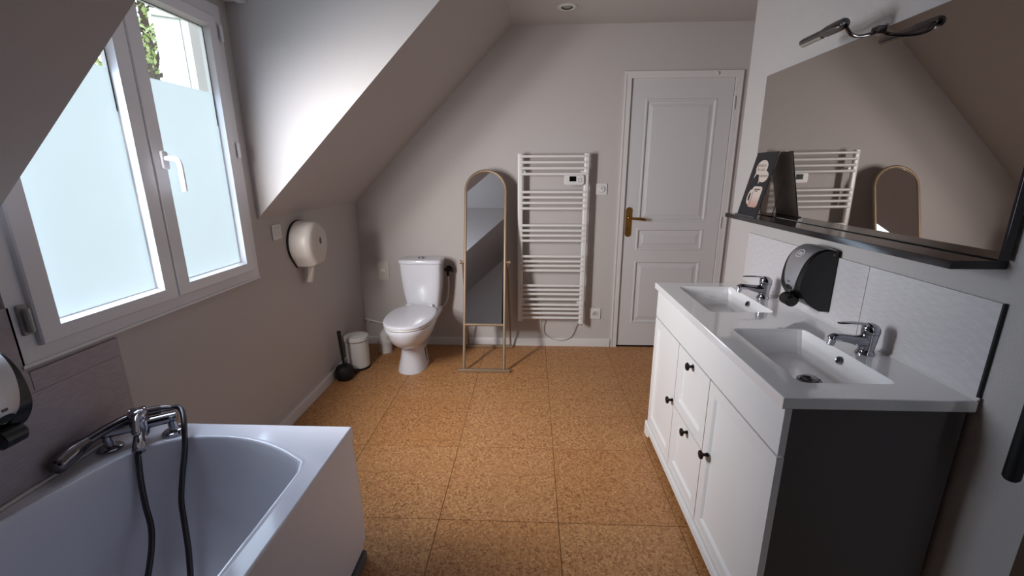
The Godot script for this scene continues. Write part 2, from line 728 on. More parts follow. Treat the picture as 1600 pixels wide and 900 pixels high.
	b.plate(Rect2(WALL_L - 0.2, 0, 2.6, CEIL + 0.05), [Rect2(-0.44, -0.01, 1.40, 2.05)], 0.14, place(Vector3(0, 0, WALL_F), Basis(Vector3.UP, PI)).scaled_local(Vector3(-1, 1, 1)))
	struct("wall_front", b, M.paint, "white wall behind the viewer with an open doorway", "wall")
	b = Mb.new()
	b.box(Vector3(-0.9, -0.1, 1.6), Vector3(0.9, 2.2, 1.7))
	b.box(Vector3(-0.9, 2.1, WALL_F + 0.14), Vector3(0.9, 2.2, 1.6))
	b.box(Vector3(-1.0, -0.1, WALL_F + 0.14), Vector3(-0.9, 2.2, 1.7))
	b.box(Vector3(0.9, -0.1, WALL_F + 0.14), Vector3(1.0, 2.2, 1.7))
	b.box(Vector3(-0.9, -0.1, WALL_F + 0.14), Vector3(0.9, -0.01, 1.6))
	struct("wall_landing", b, M.landing, "unlit landing beyond the doorway behind the viewer", "wall")

	b = Mb.new()
	b.prism(PackedVector2Array([Vector2(0, 0), Vector2(0.014, 0), Vector2(0.014, 0.054), Vector2(0.009, 0.064), Vector2(0, 0.066)]), 0.0, 2.02, Transform3D(Basis(Vector3(0, 0, 1), Vector3.UP, Vector3(-1, 0, 0)), Vector3(0.646, 0, WALL_B)))
	struct("baseboard_back", b, M.woodwork, "white skirting board along the back wall up to the door", "baseboard")
	b = Mb.new()
	b.prism(PackedVector2Array([Vector2(0, 0), Vector2(0.014, 0), Vector2(0.014, 0.054), Vector2(0.009, 0.064), Vector2(0, 0.066)]), 1.326, 3.436, Transform3D(Basis(Vector3(1, 0, 0), Vector3.UP, Vector3(0, 0, -1)), Vector3(WALL_L, 0, 0)).scaled_local(Vector3(1, 1, 1)))
	struct("baseboard_left", b, M.woodwork, "white skirting board along the left wall from bath to corner", "baseboard")


func build_floor() -> void:
	var f := structure("floor", "cork tile floor in large squares of tan granules", "floor")
	var b := Mb.new()
	b.box(Vector3(WALL_L - 0.2, -0.12, WALL_B - 0.05), Vector3(1.8, -0.0035, WALL_F + 0.14))
	obj("joint_bed", b, M.cork_joint, f)
	var xs := [WALL_L, -0.872, -0.377, 0.119, 0.609, 1.10, 1.62]
	var zs := [WALL_B, -3.05, -2.547, -2.028, -1.524, -1.02, -0.515, -0.01, WALL_F + 0.14]
	var rng := RandomNumberGenerator.new()
	rng.seed = 5
	for i in xs.size() - 1:
		for j in zs.size() - 1:
			if xs[i] >= 1.09 and zs[j] > -2.6:
				continue
			var t := Mb.new()
			var g := rng.randf_range(0.0007, 0.0013)
			var up := rng.randf_range(-0.0004, 0.0)
			t.bar(Vector3(xs[i] + g, -0.006, zs[j] + g), Vector3(xs[i + 1] - g, up, zs[j + 1] - g), 0.001)
			obj("cork_tile", t, [M.cork_plain, M.cork_warm, M.cork_pale][rng.randi() % 3], f)


func build_window() -> void:
	var w := structure("window_1", "white two-sash dormer window with frosted lower panes", "window")
	var fx := -1.371
	var b := Mb.new()
	# fixed frame, four rails mitred into one
	b.plate(Rect2(1.043, 0.890, 1.072, 1.210), [Rect2(1.100, 0.945, 0.958, 1.100)], 0.06, on_left(0, 0, fx))
	obj("window_frame", b, M.pvc, w)
	b = Mb.new()
	b.box(Vector3(fx - 0.001, 0.8885, -2.117), Vector3(fx + 0.0045, 0.897, -1.041))
	obj("frame_bead", b, M.pvc, w)
	var sx := -1.354
	var sashes := [[1.092, 1.5835, 1.147, 1.527, 0.0], [1.5865, 2.058, 1.643, 2.014, 1.0]]
	for s in sashes:
		var glass := Rect2(s[2], 0.979, s[3] - s[2], 1.026)
		b = Mb.new()
		var outer := Rect2(s[0], 0.938, s[1] - s[0], 1.108)
		# a sash stile with a sloped inner bead that runs down to the glass
		b.field(outer, [[0.0, -0.042], [0.0, -0.004], [0.004, 0.0]], on_left(0, 0, sx))
		b.t.resize(b.t.size() - 6)
		b.plate(outer.grow(-0.004), [glass], 0.0005, on_left(0, 0, sx))
		b.field(glass, [[0.0, 0.0], [0.0025, -0.001], [0.006, -0.009], [0.014, -0.0235], [0.0145, -0.042]], on_left(0, 0, sx))
		b.t.resize(b.t.size() - 6)
		var sash := obj("sash", b, M.pvc, w, 25.0)
		tag(sash, "right sash, with the handle" if s[4] > 0.5 else "left sash, hinged beside the bath")
		var inner := glass.grow(-0.014)
		b = Mb.new()
		b.box(Vector3(sx - 0.031, inner.position.y - 0.004, -inner.end.x - 0.004), Vector3(sx - 0.027, inner.end.y + 0.004, -inner.position.x + 0.004))
		obj("pane", b, M.pane_glass, sash)
		b = Mb.new()
		b.plate(Rect2(inner.position.x - 0.0015, 1.733, inner.size.x + 0.003, inner.end.y + 0.0015 - 1.733), [Rect2(inner.position.x + 0.0025, 1.6, inner.size.x - 0.005, inner.end.y - 0.0025 - 1.6)], 0.002, on_left(0, 0, sx - 0.0232))
		obj("gasket", b, M.gasket, sash)
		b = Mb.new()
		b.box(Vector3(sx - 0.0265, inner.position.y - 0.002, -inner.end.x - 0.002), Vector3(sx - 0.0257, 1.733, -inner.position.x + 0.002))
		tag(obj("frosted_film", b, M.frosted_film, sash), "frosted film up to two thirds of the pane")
	# hinges
	for h in [[1.072, 1.018, 0.0], [1.072, 1.90, 0.0], [2.075, 1.50, 1.0], [2.078, 1.985, 1.0]]:
		b = Mb.new()
		b.lathe([[0.0, -0.034], [0.0065, -0.033], [0.0075, -0.030], [0.0075, 0.030], [0.0065, 0.033], [0.0, 0.034]], place(Vector3(-1.352, h[1], -h[0])), 14)
		b.bar(Vector3(fx - 0.002, h[1] - 0.042, -h[0] - 0.011), Vector3(-1.362, h[1] + 0.042, -h[0] + 0.011), 0.003)
		obj("hinge", b, M.hinge_grey if h[2] < 0.5 else M.pvc, w)
	# handle on the right sash
	b = Mb.new()
	b.prism(rrect(0.030, 0.066, 0.008), 0.0, 0.010, on_left(1.446, -1.633, sx), 0.002)
	var plate := obj("handle_plate", b, M.pvc, w)
	b = Mb.new()
	var grip := curve([Vector3(sx + 0.006, 1.452, -1.633), Vector3(sx + 0.035, 1.452, -1.633), Vector3(sx + 0.050, 1.447, -1.635), Vector3(sx + 0.056, 1.430, -1.637), Vector3(sx + 0.056, 1.390, -1.638), Vector3(sx + 0.055, 1.335, -1.639)], 6)
	b.tube(grip, 0.0095, 14)
	obj("handle_grip", b, M.pvc, plate)
	# box of the roller shutter above
	var box := thing("shutter_box", "white roller shutter box across the top of the dormer window", "shutter box")
	b = Mb.new()
	b.bar(Vector3(WALL_L, 2.136, DORMER_FAR + 0.004), Vector3(-1.285, 2.33, DORMER_NEAR - 0.004), 0.012, 3)
	obj("casing", b, M.pvc, box)
	b = Mb.new()
	b.bar(Vector3(-1.32, 2.131, DORMER_FAR + 0.002), Vector3(-1.281, 2.145, DORMER_FAR + 0.05), 0.003)
	obj("end_cap", b, M.white_plastic, box)


func build_back_door() -> void:
	var d := structure("door_1", "white panelled door with a brass lever handle in the back wall", "door")
	var face := WALL_B - 0.004
	var b := Mb.new()
	# casing
	b.plate(Rect2(0.654, 0.0, 0.821, 2.083), [Rect2(0.7005, -0.01, 0.729, 2.0465)], 0.03, place(Vector3(0, 0, WALL_B + 0.014)))
	obj("door_frame", b, M.woodwork, d)
	b = Mb.new()
	b.plate(Rect2(0.656, 0.0, 0.817, 2.081), [Rect2(0.664, -0.01, 0.801, 2.083 - 0.012)], 0.005, place(Vector3(0, 0, WALL_B + 0.0185)))
	obj("frame_bead", b, M.woodwork, d)
	# leaf with three moulded panels
	var leaf := Rect2(0.7045, 0.012, 0.721, 2.029)
	var holes := [Rect2(0.812, 1.025, 0.508, 0.878), Rect2(0.808, 0.805, 0.508, 0.170), Rect2(0.808, 0.205, 0.508, 0.517)]
	b = Mb.new()
	b.plate(leaf, holes, 0.035, place(Vector3(0, 0, face)))
	var slab := obj("door_leaf", b, M.door_paint, d)
	for h in holes:
		b = Mb.new()
		b.field(h, [[0.0, 0.0], [0.004, 0.0035], [0.013, 0.0035], [0.022, -0.0085], [0.030, -0.0085], [0.052, -0.001], [0.054, 0.0]], place(Vector3(0, 0, face)))
		obj("panel", b, M.door_paint, slab, 20.0)
	# brass plate, keyhole and lever
	b = Mb.new()
	b.prism(rrect(0.046, 0.226, 0.022, 8), 0.0, 0.008, place(Vector3(0.742, 1.022, face)), 0.002)
	var plate := obj("handle_plate", b, M.brass, slab)
	tag(plate, "brass handle plate")
	b = Mb.new()
	b.lathe([[0.0, 0.0], [0.015, 0.0], [0.015, 0.006], [0.009, 0.010], [0.009, 0.045], [0.0, 0.046]], along(Vector3(0.748, 1.054, face + 0.007), Vector3.BACK), 18)
	b.tube(curve([Vector3(0.748, 1.054, face + 0.047), Vector3(0.775, 1.053, face + 0.052), Vector3(0.82, 1.050, face + 0.052), Vector3(0.865, 1.044, face + 0.050)], 5), [0.008, 0.008, 0.0082, 0.0085, 0.009, 0.0095, 0.010, 0.0105, 0.0105, 0.0105, 0.0105, 0.0105, 0.0100, 0.0095, 0.0085, 0.006], 14)
	tag(obj("lever", b, M.brass, d), "brass lever handle")
	b = Mb.new()
	b.lathe([[0.0, 0.0], [0.005, 0.0], [0.005, 0.0015], [0.0, 0.0016]], along(Vector3(0.739, 0.975, face + 0.008), Vector3.BACK), 14)
	b.box(Vector3(0.737, 0.960, face + 0.0078), Vector3(0.741, 0.974, face + 0.0094))
	obj("keyhole", b, M.matt_black, d)
	for y in [1.868, 1.022, 0.22]:
		b = Mb.new()
		b.lathe([[0.0, -0.045], [0.006, -0.044], [0.0072, -0.040], [0.0072, -0.001], [0.0064, 0.0], [0.0072, 0.001], [0.0072, 0.040], [0.006, 0.044], [0.0, 0.045]], place(Vector3(1.4275, y, WALL_B + 0.018)), 12)
		obj("hinge", b, M.woodwork, d)
	b = Mb.new()
	b.lathe([[0.0, 0.0], [0.011, 0.0], [0.011, 0.004], [0.007, 0.008], [0.0, 0.009]], along(Vector3(1.293, 2.062, WALL_B + 0.0185), Vector3.BACK), 16)
	tag(obj("frame_stud", b, M.cream_plastic, d), "small round stud on the frame")
	b = Mb.new()
	b.box(Vector3(0.70, 0.0, WALL_B - 0.058), Vector3(1.43, 0.004, WALL_B - 0.002))
	obj("threshold", b, M.dark_wood, d)


func build_front_door() -> void:
	# the leaf of the doorway behind the viewer stands open into the room; its edge shows at lower right
	var d := structure("door_2", "dark door leaf standing open at the lower right edge", "door")
	var hinge := Vector3(0.395, 0, WALL_F - 0.02)
	var free := Vector3(0.603, 0, -0.474)
	var v := free - hinge
	var turn := Basis(v.normalized(), Vector3.UP, v.normalized().cross(Vector3.UP))
	var b := Mb.new()
	b.rbox(place(hinge + v * 0.5 + Vector3(0, 1.025, 0) - turn.z * 0.02 * signf(turn.z.x) * -1.0, turn), Vector3(v.length(), 2.03, 0.04), 0.002, 1)
	obj("door_leaf", b, M.dark_wood, d)


func build_outside() -> void:
	# neighbouring gable clad in white boards, and a tree beside it
	var g := thing("neighbour_house", "white boarded gable of a house seen through the clear upper pane", "house", Vector3(-4.0, -3.2, -5.04))
	g.basis = Basis(Vector3(0.835, 0, -0.55).normalized(), Vector3.UP, Vector3(0.55, 0, 0.835).normalized())
	var b := Mb.new()
	b.box(Vector3(0.0, 0, -3.0), Vector3(1.92, 6.20, -0.03))
	obj("wall", b, M.clad, g)
	for i in 8:
		b = Mb.new()
		b.bar(Vector3(i * 0.24 + 0.003, 0, -0.03), Vector3(0.24 + i * 0.24 - 0.003, 6.20, 0.006 if i % 2 else 0.0), 0.004)
		obj("board", b, M.clad, g)
	b = Mb.new()
	b.bar(Vector3(-0.01, 6.20, -3.05), Vector3(1.96, 6.27, 0.03), 0.01)
	obj("eave", b, M.clad, g)

	var t := thing("garden_tree", "leafy green tree left of the white gable outside", "tree", Vector3(-8.75, -3.2, -10.6))
	b = Mb.new()
	b.tube(curve([Vector3(0, 0, 0), Vector3(0.1, 2.0, 0.05), Vector3(0.0, 4.5, 0.1), Vector3(0.15, 7.0, 0.0), Vector3(0.1, 10.0, 0.0)], 4), [0.22, 0.21, 0.2, 0.19, 0.18, 0.17, 0.165, 0.16, 0.15, 0.14, 0.13, 0.12, 0.1, 0.08, 0.06, 0.05, 0.03], 10)
	var trunk := obj("trunk", b, M.bark, t)
	var rng := RandomNumberGenerator.new()
	rng.seed = 11
	var tips := []
	for i in 34:
		var a := i * 2.4
		var y := 4.2 + 5.6 * i / 34.0
		var reach := 2.5 * (1.0 - 0.6 * absf(y - 7.0) / 4.0)
		var end := Vector3(cos(a) * reach, y + rng.randf_range(0.1, 0.7), sin(a) * reach)
		b = Mb.new()
		b.tube(curve([Vector3(0.08, y - 0.5, 0.03), Vector3(cos(a) * reach * 0.5, y + 0.1, sin(a) * reach * 0.5), end], 3), [0.05, 0.045, 0.04, 0.035, 0.028, 0.02, 0.01], 6)
		obj("branch", b, M.bark, trunk)
		for k in 7:
			tips.push_back(Vector3(0, y, 0).lerp(end, 0.35 + 0.11 * k))
	var lb := Mb.new()
	lb.quad(Vector3(0, 0, 0), Vector3(0.03, 0.05, 0.008), Vector3(0, 0.13, 0.0), Vector3(-0.03, 0.05, 0.008))
	var mm := MultiMesh.new()
	mm.transform_format = MultiMesh.TRANSFORM_3D
	mm.mesh = lb.mesh()
	mm.mesh.surface_set_material(0, M.leaf)
	mm.instance_count = 9000
	for i in 9000:
		var c: Vector3 = tips[rng.randi() % tips.size()]
		var off := Vector3(rng.randfn(0, 0.26), rng.randfn(0, 0.18), rng.randfn(0, 0.26))
		var turn := Basis.from_euler(Vector3(rng.randf_range(-1.4, 1.4), rng.randf_range(0, TAU), rng.randf_range(-1.4, 1.4)))
		mm.set_instance_transform(i, Transform3D(turn.scaled(Vector3.ONE * rng.randf_range(0.7, 1.3)), c + off))
	var leaves := MultiMeshInstance3D.new()
	leaves.name = "leaves"
	leaves.multimesh = mm
	leaves.set_meta("kind", "stuff")
	t.add_child(leaves, true)
	b = Mb.new()
	b.box(Vector3(-40, -3.3, -45), Vector3(-1.8, -3.2, 30))
	struct("ground", b, M.lawn, "lawn outside below the dormer", "lawn")


# ---------------------------------------------------------------- bath
func build_bath() -> void:
	var t := thing("bathtub", "white acrylic bathtub with plain side panel below the dormer window", "bathtub", Vector3.ZERO)
	var c := Vector2(-1.0, -0.52)
	var angles := []
	for i in 120:
		angles.push_back(TAU * i / 120.0)
	var rect := PackedVector2Array([Vector2(-1.3695, -1.325), Vector2(-0.613, -1.325), Vector2(-0.613, 0.285), Vector2(-1.3695, 0.285)])
	for p in rect:
		angles.push_back(fposmod((p - c).angle(), TAU))
	angles.sort()
	var outline := []
	for p in [[-1.325, -0.84], [-1.30, -0.96], [-1.263, -1.10], [-1.215, -1.19], [-1.14, -1.232], [-1.051, -1.246], [-0.948, -1.240], [-0.849, -1.212], [-0.768, -1.174], [-0.706, -1.136], [-0.683, -1.113], [-0.677, -1.08], [-0.676, -0.90], [-0.676, -0.45], [-0.676, 0.02], [-0.70, 0.14], [-0.80, 0.20], [-1.0, 0.225], [-1.2, 0.20], [-1.31, 0.10], [-1.328, -0.2], [-1.328, -0.55]]:
		outline.push_back(Vector2(p[0], p[1]))
	var rim := PackedVector2Array(curve(outline, 8, true))
	var inner := radial(rim, c, angles)
	var outer := radial(rect, c, angles)
	var shrink := func(poly: PackedVector2Array, kx: float, kfar: float, knear: float) -> PackedVector2Array:
		var out := PackedVector2Array()
		for p in poly:
			var q := p - c
			out.push_back(c + Vector2(q.x * kx, q.y * (kfar if q.y < 0 else knear)))
		return out
	var rings := [flat_ring(Mb.inset(outer, 0.012), 0.508), flat_ring(outer, 0.508), flat_ring(outer, 0.550), flat_ring(Mb.inset(outer, 0.002), 0.5545), flat_ring(Mb.inset(outer, 0.006), 0.556)]
	for s in [[1.045, 1.02, 1.02, 0.5555], [1.025, 1.012, 1.012, 0.5575], [1.008, 1.004, 1.004, 0.558], [1.0, 1.0, 1.0, 0.556], [0.99, 0.995, 0.995, 0.550], [0.975, 0.985, 0.985, 0.52], [0.95, 0.955, 0.97, 0.42], [0.915, 0.90, 0.93, 0.30], [0.87, 0.83, 0.88, 0.215], [0.80, 0.76, 0.82, 0.172], [0.68, 0.66, 0.74, 0.156], [0.4, 0.4, 0.5, 0.150]]:
		rings.push_back(flat_ring(shrink.call(inner, s[0], s[1], s[2]), s[3]))
	var b := Mb.new()
	b.loft(rings, false, true)
	obj("shell", b, M.acrylic, t, 50.0)
	# side panel, slightly bowed, with a recessed toe and a foot strip
	b = Mb.new()
	var bow := PackedVector2Array([Vector2(-0.64, 0.506), Vector2(-0.6165, 0.506), Vector2(-0.612, 0.44), Vector2(-0.608, 0.34), Vector2(-0.606, 0.24), Vector2(-0.606, 0.14), Vector2(-0.6075, 0.085), Vector2(-0.617, 0.075), Vector2(-0.617, 0.048), Vector2(-0.64, 0.048)])
	b.prism(bow, -1.3225, 0.286)
	obj("side_panel", b, M.acrylic, t, 30.0)
	b = Mb.new()
	b.bar(Vector3(-0.65, 0.0, -1.319), Vector3(-0.604, 0.042, 0.286), 0.004)
	tag(obj("plinth", b, M.grey_print, t), "dark grey plinth strip")
	b = Mb.new()
	b.box(Vector3(-1.36, 0.0, -1.316), Vector3(-0.655, 0.506, -1.302))
	obj("end_panel", b, M.acrylic, t)
	b = Mb.new()
	b.bar(Vector3(WALL_L + 0.0092, 0.5565, -1.318), Vector3(WALL_L + 0.018, 0.566, 0.28), 0.003)
	obj("sealant", b, M.white_plastic, t)

	# mixer on the far left corner of the rim
	var m := thing("bath_mixer", "chrome bath mixer tap on the far corner of the bathtub rim", "tap")
	var basis := Basis(Vector3(0.81, 0, -0.59).normalized(), Vector3.UP, Vector3(0.59, 0, 0.81).normalized())
	m.transform = Transform3D(basis.scaled(Vector3.ONE * 1.12), Vector3(-1.262, 0.5575, -1.217))
	for s in [-1.0, 1.0]:
		b = Mb.new()
		b.lathe([[0.0, 0.0], [0.031, 0.0], [0.031, 0.004], [0.026, 0.009], [0.014, 0.012], [0.0125, 0.014], [0.0125, 0.042], [0.016, 0.046], [0.016, 0.058], [0.0, 0.062]], place(Vector3(s * 0.073, 0, 0)), 24)
		obj("column", b, M.chrome, m)
	b = Mb.new()
	b.tube([Vector3(-0.088, 0.050, 0), Vector3(-0.085, 0.050, 0), Vector3(-0.07, 0.050, 0), Vector3(-0.028, 0.050, 0), Vector3(0, 0.050, 0), Vector3(0.028, 0.050, 0), Vector3(0.07, 0.050, 0), Vector3(0.085, 0.050, 0), Vector3(0.088, 0.050, 0)], [0.010, 0.0145, 0.0155, 0.0165, 0.018, 0.0165, 0.0155, 0.0145, 0.010], 18)
	b.lathe([[0.0, 0.018], [0.017, 0.018], [0.021, 0.024], [0.0235, 0.035], [0.0235, 0.066], [0.022, 0.072], [0.0235, 0.074], [0.0245, 0.082], [0.0225, 0.092], [0.015, 0.099], [0.0, 0.101]], place(Vector3(0, 0, 0.002)), 26)
	obj("body", b, M.chrome, m)
	b = Mb.new()
	b.tube(curve([Vector3(0, 0.040, 0.012), Vector3(0.001, 0.036, 0.045), Vector3(0.001, 0.026, 0.075), Vector3(0.001, 0.012, 0.094)], 5), [0.012, 0.0125, 0.013, 0.0132, 0.0134, 0.0136, 0.0138, 0.014, 0.0142, 0.0145, 0.0148, 0.015, 0.0152, 0.0155, 0.0155, 0.0125], 18)
	obj("spout", b, M.chrome, m)
	b = Mb.new()
	b.tube(curve([Vector3(0, 0.088, 0.010), Vector3(0.001, 0.086, 0.035), Vector3(0.002, 0.070, 0.062), Vector3(0.003, 0.056, 0.080)], 5), [0.009, 0.0095, 0.0095, 0.009, 0.0088, 0.0085, 0.0082, 0.008, 0.008, 0.008, 0.008, 0.0085, 0.009, 0.0092, 0.0085, 0.005], 12)
	obj("lever", b, M.chrome, m)
	b = Mb.new()
	b.tube([Vector3(0.018, 0.084, -0.014), Vector3(-0.018, 0.084, -0.014)], 0.0145, 14)
	obj("cradle", b, M.chrome, m)

	# hand shower lying across the mixer and its hose falling into the bath
	var h := thing("hand_shower", "chrome hand shower lying across the bath mixer with its metal hose", "shower head")
	b = Mb.new()
	var stem := [Vector3(-1.232, 0.640, -1.268), Vector3(-1.250, 0.645, -1.245), Vector3(-1.266, 0.647, -1.224), Vector3(-1.288, 0.643, -1.195), Vector3(-1.313, 0.633, -1.155), Vector3(-1.331, 0.622, -1.116)]
	b.tube(curve(stem, 5), 0.0145, 16)
	obj("grip", b, M.smoked_chrome, h)
	b = Mb.new()
	b.tube(curve([Vector3(-1.331, 0.622, -1.116), Vector3(-1.337, 0.616, -1.090), Vector3(-1.341, 0.608, -1.063), Vector3(-1.342, 0.600, -1.037), Vector3(-1.340, 0.594, -1.014)], 4), [0.0145, 0.0155, 0.017, 0.019, 0.021, 0.0235, 0.025, 0.026, 0.0265, 0.0265, 0.0265, 0.026, 0.026, 0.0255, 0.024, 0.021, 0.014], 16)
	obj("spray_head", b, M.smoked_chrome, h)
	b = Mb.new()
	b.tube([Vector3(-1.232, 0.640, -1.268), Vector3(-1.222, 0.637, -1.279), Vector3(-1.213, 0.634, -1.286)], [0.012, 0.012, 0.010], 14)
	obj("hose_nut", b, M.chrome, h)
	b = Mb.new()
	var hose := [Vector3(-1.214, 0.634, -1.285), Vector3(-1.190, 0.636, -1.292), Vector3(-1.158, 0.624, -1.270), Vector3(-1.130, 0.588, -1.232), Vector3(-1.124, 0.531, -1.212), Vector3(-1.126, 0.454, -1.185), Vector3(-1.112, 0.389, -1.146), Vector3(-1.080, 0.327, -1.105), Vector3(-1.035, 0.273, -1.05), Vector3(-1.0, 0.215, -0.99), Vector3(-0.99, 0.172, -0.90), Vector3(-1.02, 0.166, -0.84), Vector3(-1.07, 0.168, -0.86), Vector3(-1.105, 0.225, -0.955), Vector3(-1.135, 0.29, -1.03), Vector3(-1.16, 0.345, -1.075), Vector3(-1.192, 0.40, -1.105), Vector3(-1.212, 0.469, -1.128), Vector3(-1.220, 0.525, -1.143), Vector3(-1.234, 0.566, -1.163), Vector3(-1.250, 0.585, -1.190)]
	b.tube(curve(hose, 6), 0.0085, 10)
	tag(obj("hose", b, M.hose_steel, h), "dark metal shower hose")


# ---------------------------------------------------------------- vanity
func knob(parent: Node, x: float, y: float, z: float) -> void:
	var b := Mb.new()
	b.lathe([[0.0, -0.002], [0.0085, -0.002], [0.0065, 0.004], [0.0055, 0.012], [0.007, 0.017], [0.0155, 0.021], [0.0165, 0.025], [0.014, 0.029], [0.0, 0.0315]], along(Vector3(x, y, z), Vector3.LEFT), 20)
	tag(obj("knob", b, M.dark_bronze, parent), "dark round knob")


func build_vanity() -> void:
	var v := thing("vanity_cabinet", "white shaker vanity cabinet with four dark knobs under the double basin", "cabinet")
	var b := Mb.new()
	var far := -2.195
	var near := -1.032
	b.bar(Vector3(0.662, 0.075, far), Vector3(1.082, 0.822, far + 0.018), 0.001)
	b.bar(Vector3(0.6625, 0.075, far), Vector3(1.082, 0.095, near - 0.0185), 0.001)
	b.bar(Vector3(1.064, 0.075, far), Vector3(1.082, 0.822, near - 0.0185), 0.001)
	b.bar(Vector3(0.662, 0.66, far + 0.018), Vector3(0.680, 0.700, near - 0.018), 0.001)
	for z in [-1.823, -1.478]:
		b.box(Vector3(0.662, 0.08, z - 0.009), Vector3(1.07, 0.68, z + 0.009))
	obj("body", b, M.lacquer, v)
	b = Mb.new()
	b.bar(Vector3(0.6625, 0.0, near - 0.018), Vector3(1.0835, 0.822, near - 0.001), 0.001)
	tag(obj("end_panel", b, M.end_shade_grey, v), "end panel with its shade painted in dark grey")
	var face := 0.643
	var put := on_right(0, 0, face)
	b = Mb.new()
	b.bar(Vector3(face, 0.681, far), Vector3(face + 0.019, 0.824, near - 0.0), 0.002)
	obj("top_rail", b, M.lacquer, v)
	# fronts: [z0, z1, y0, y1, knob z, knob y, name]
	var fronts := [
		[far, -1.8245, 0.078, 0.677, -1.838, 0.398, "door"],
		[-1.8205, -1.4795, 0.388, 0.677, -1.642, 0.652, "drawer"],
		[-1.8205, -1.4795, 0.078, 0.384, -1.630, 0.366, "drawer"],
		[-1.4755, near, 0.078, 0.677, -1.428, 0.404, "door"]]
	for q in fronts:
		var r := Rect2(q[0], q[2], q[1] - q[0], q[3] - q[2])
		var inner := r.grow(-0.046)
		b = Mb.new()
		b.plate(r.grow(-0.0005), [inner], 0.019, put)
		var f := obj(q[6], b, M.lacquer, v)
		b = Mb.new()
		b.field(inner, [[0.0, 0.0], [0.003, -0.002], [0.009, -0.009], [0.0095, -0.009]], put)
		obj("panel", b, M.lacquer, f, 20.0)
		knob(f, face, q[5], q[4])
	# plinth with a stepped moulding and shaped bracket feet
	b = Mb.new()
	var foot := [Vector2(near, 0.0), Vector2(near, 0.066), Vector2(far - 0.006, 0.066), Vector2(far - 0.006, 0.0), Vector2(far + 0.035, 0.0)]
	for i in 7:
		var a := PI / 2.0 * i / 6.0
		foot.push_back(Vector2(far + 0.035 + 0.036 * sin(a) + 0.01, 0.036 - 0.030 * cos(a)))
	for i in 7:
		var a := PI / 2.0 * (6 - i) / 6.0
		foot.push_back(Vector2(near - 0.045 - 0.036 * sin(a), 0.036 - 0.030 * cos(a)))
	foot.push_back(Vector2(near - 0.035, 0.0))
	b.prism(PackedVector2Array(foot), 0.0, 0.019, on_right(0, 0, 0.650), 0.0012)
	b.bar(Vector3(0.6335, 0.062, far - 0.010), Vector3(0.655, 0.075, near), 0.004, 2)
	obj("plinth", b, M.lacquer, v)
	b = Mb.new()
	b.bar(Vector3(0.655, 0.0, far), Vector3(0.70, 0.075, far + 0.04), 0.002)
	obj("leg", b, M.lacquer, v)
	b = Mb.new()
	b.bar(Vector3(1.03, 0.0, far), Vector3(1.075, 0.075, far + 0.04), 0.002)
	obj("leg", b, M.lacquer, v)


func basin_mixer(called: String, label: String, at: Vector3) -> void:
	var f := thing(called, label, "tap", at, "basin mixers")
	var b := Mb.new()
	var rings := []
	for s in [[0.0, 0.025, 0.025, 0.0], [0.004, 0.0255, 0.0255, 0.0], [0.009, 0.0225, 0.0225, 0.0], [0.012, 0.0205, 0.021, 0.001], [0.03, 0.0205, 0.021, 0.003], [0.05, 0.0225, 0.022, 0.004], [0.066, 0.0245, 0.0225, 0.005]]:
		rings.push_back(oval(s[3], 0, s[1], s[2], s[2], s[0], 2.0, 26))
	b.loft(rings)
	obj("body", b, M.chrome, f)
	b = Mb.new()
	b.tube(curve([Vector3(0.004, 0.044, 0), Vector3(-0.028, 0.043, 0), Vector3(-0.062, 0.049, 0), Vector3(-0.098, 0.052, 0), Vector3(-0.110, 0.045, 0)], 5), [0.020, 0.0195, 0.019, 0.0185, 0.018, 0.017, 0.016, 0.015, 0.014, 0.0135, 0.013, 0.0128, 0.0126, 0.0125, 0.0125, 0.0125, 0.0125, 0.0125, 0.0125, 0.0122, 0.0115], 18)
	var spout := obj("spout", b, M.chrome, f)
	b = Mb.new()
	b.lathe([[0.0, -0.009], [0.0095, -0.009], [0.0105, -0.007], [0.0105, 0.010], [0.0, 0.011]], place(Vector3(-0.106, 0.036, 0), Basis(Vector3.BACK, -0.25)), 18)
	obj("aerator", b, M.steel, spout)
	b = Mb.new()
	rings = []
	for s in [[0.067, 0.0242, 0.005], [0.070, 0.0252, 0.005], [0.082, 0.0248, 0.004], [0.091, 0.021, 0.002], [0.097, 0.013, 0.0], [0.099, 0.004, -0.002]]:
		rings.push_back(oval(s[2], 0, s[1], s[1] * 0.93, s[1] * 0.93, s[0], 2.0, 26))
	b.loft(rings)
	rings = []
	for s in [[0.0, 0.013, 0.007, 0.089], [-0.022, 0.0125, 0.006, 0.0945], [-0.05, 0.0115, 0.0045, 0.098], [-0.078, 0.0105, 0.0035, 0.0985], [-0.092, 0.009, 0.0028, 0.0975], [-0.097, 0.004, 0.0015, 0.097]]:
		var ring := PackedVector3Array()
		for i in 8:
			ring.push_back(Vector3(s[0], s[3] + sin(TAU * i / 18) * s[2], cos(TAU * i / 18) * s[1]))
		rings.push_back(ring)
	b.loft(rings)
	obj("lever", b, M.chrome, f)


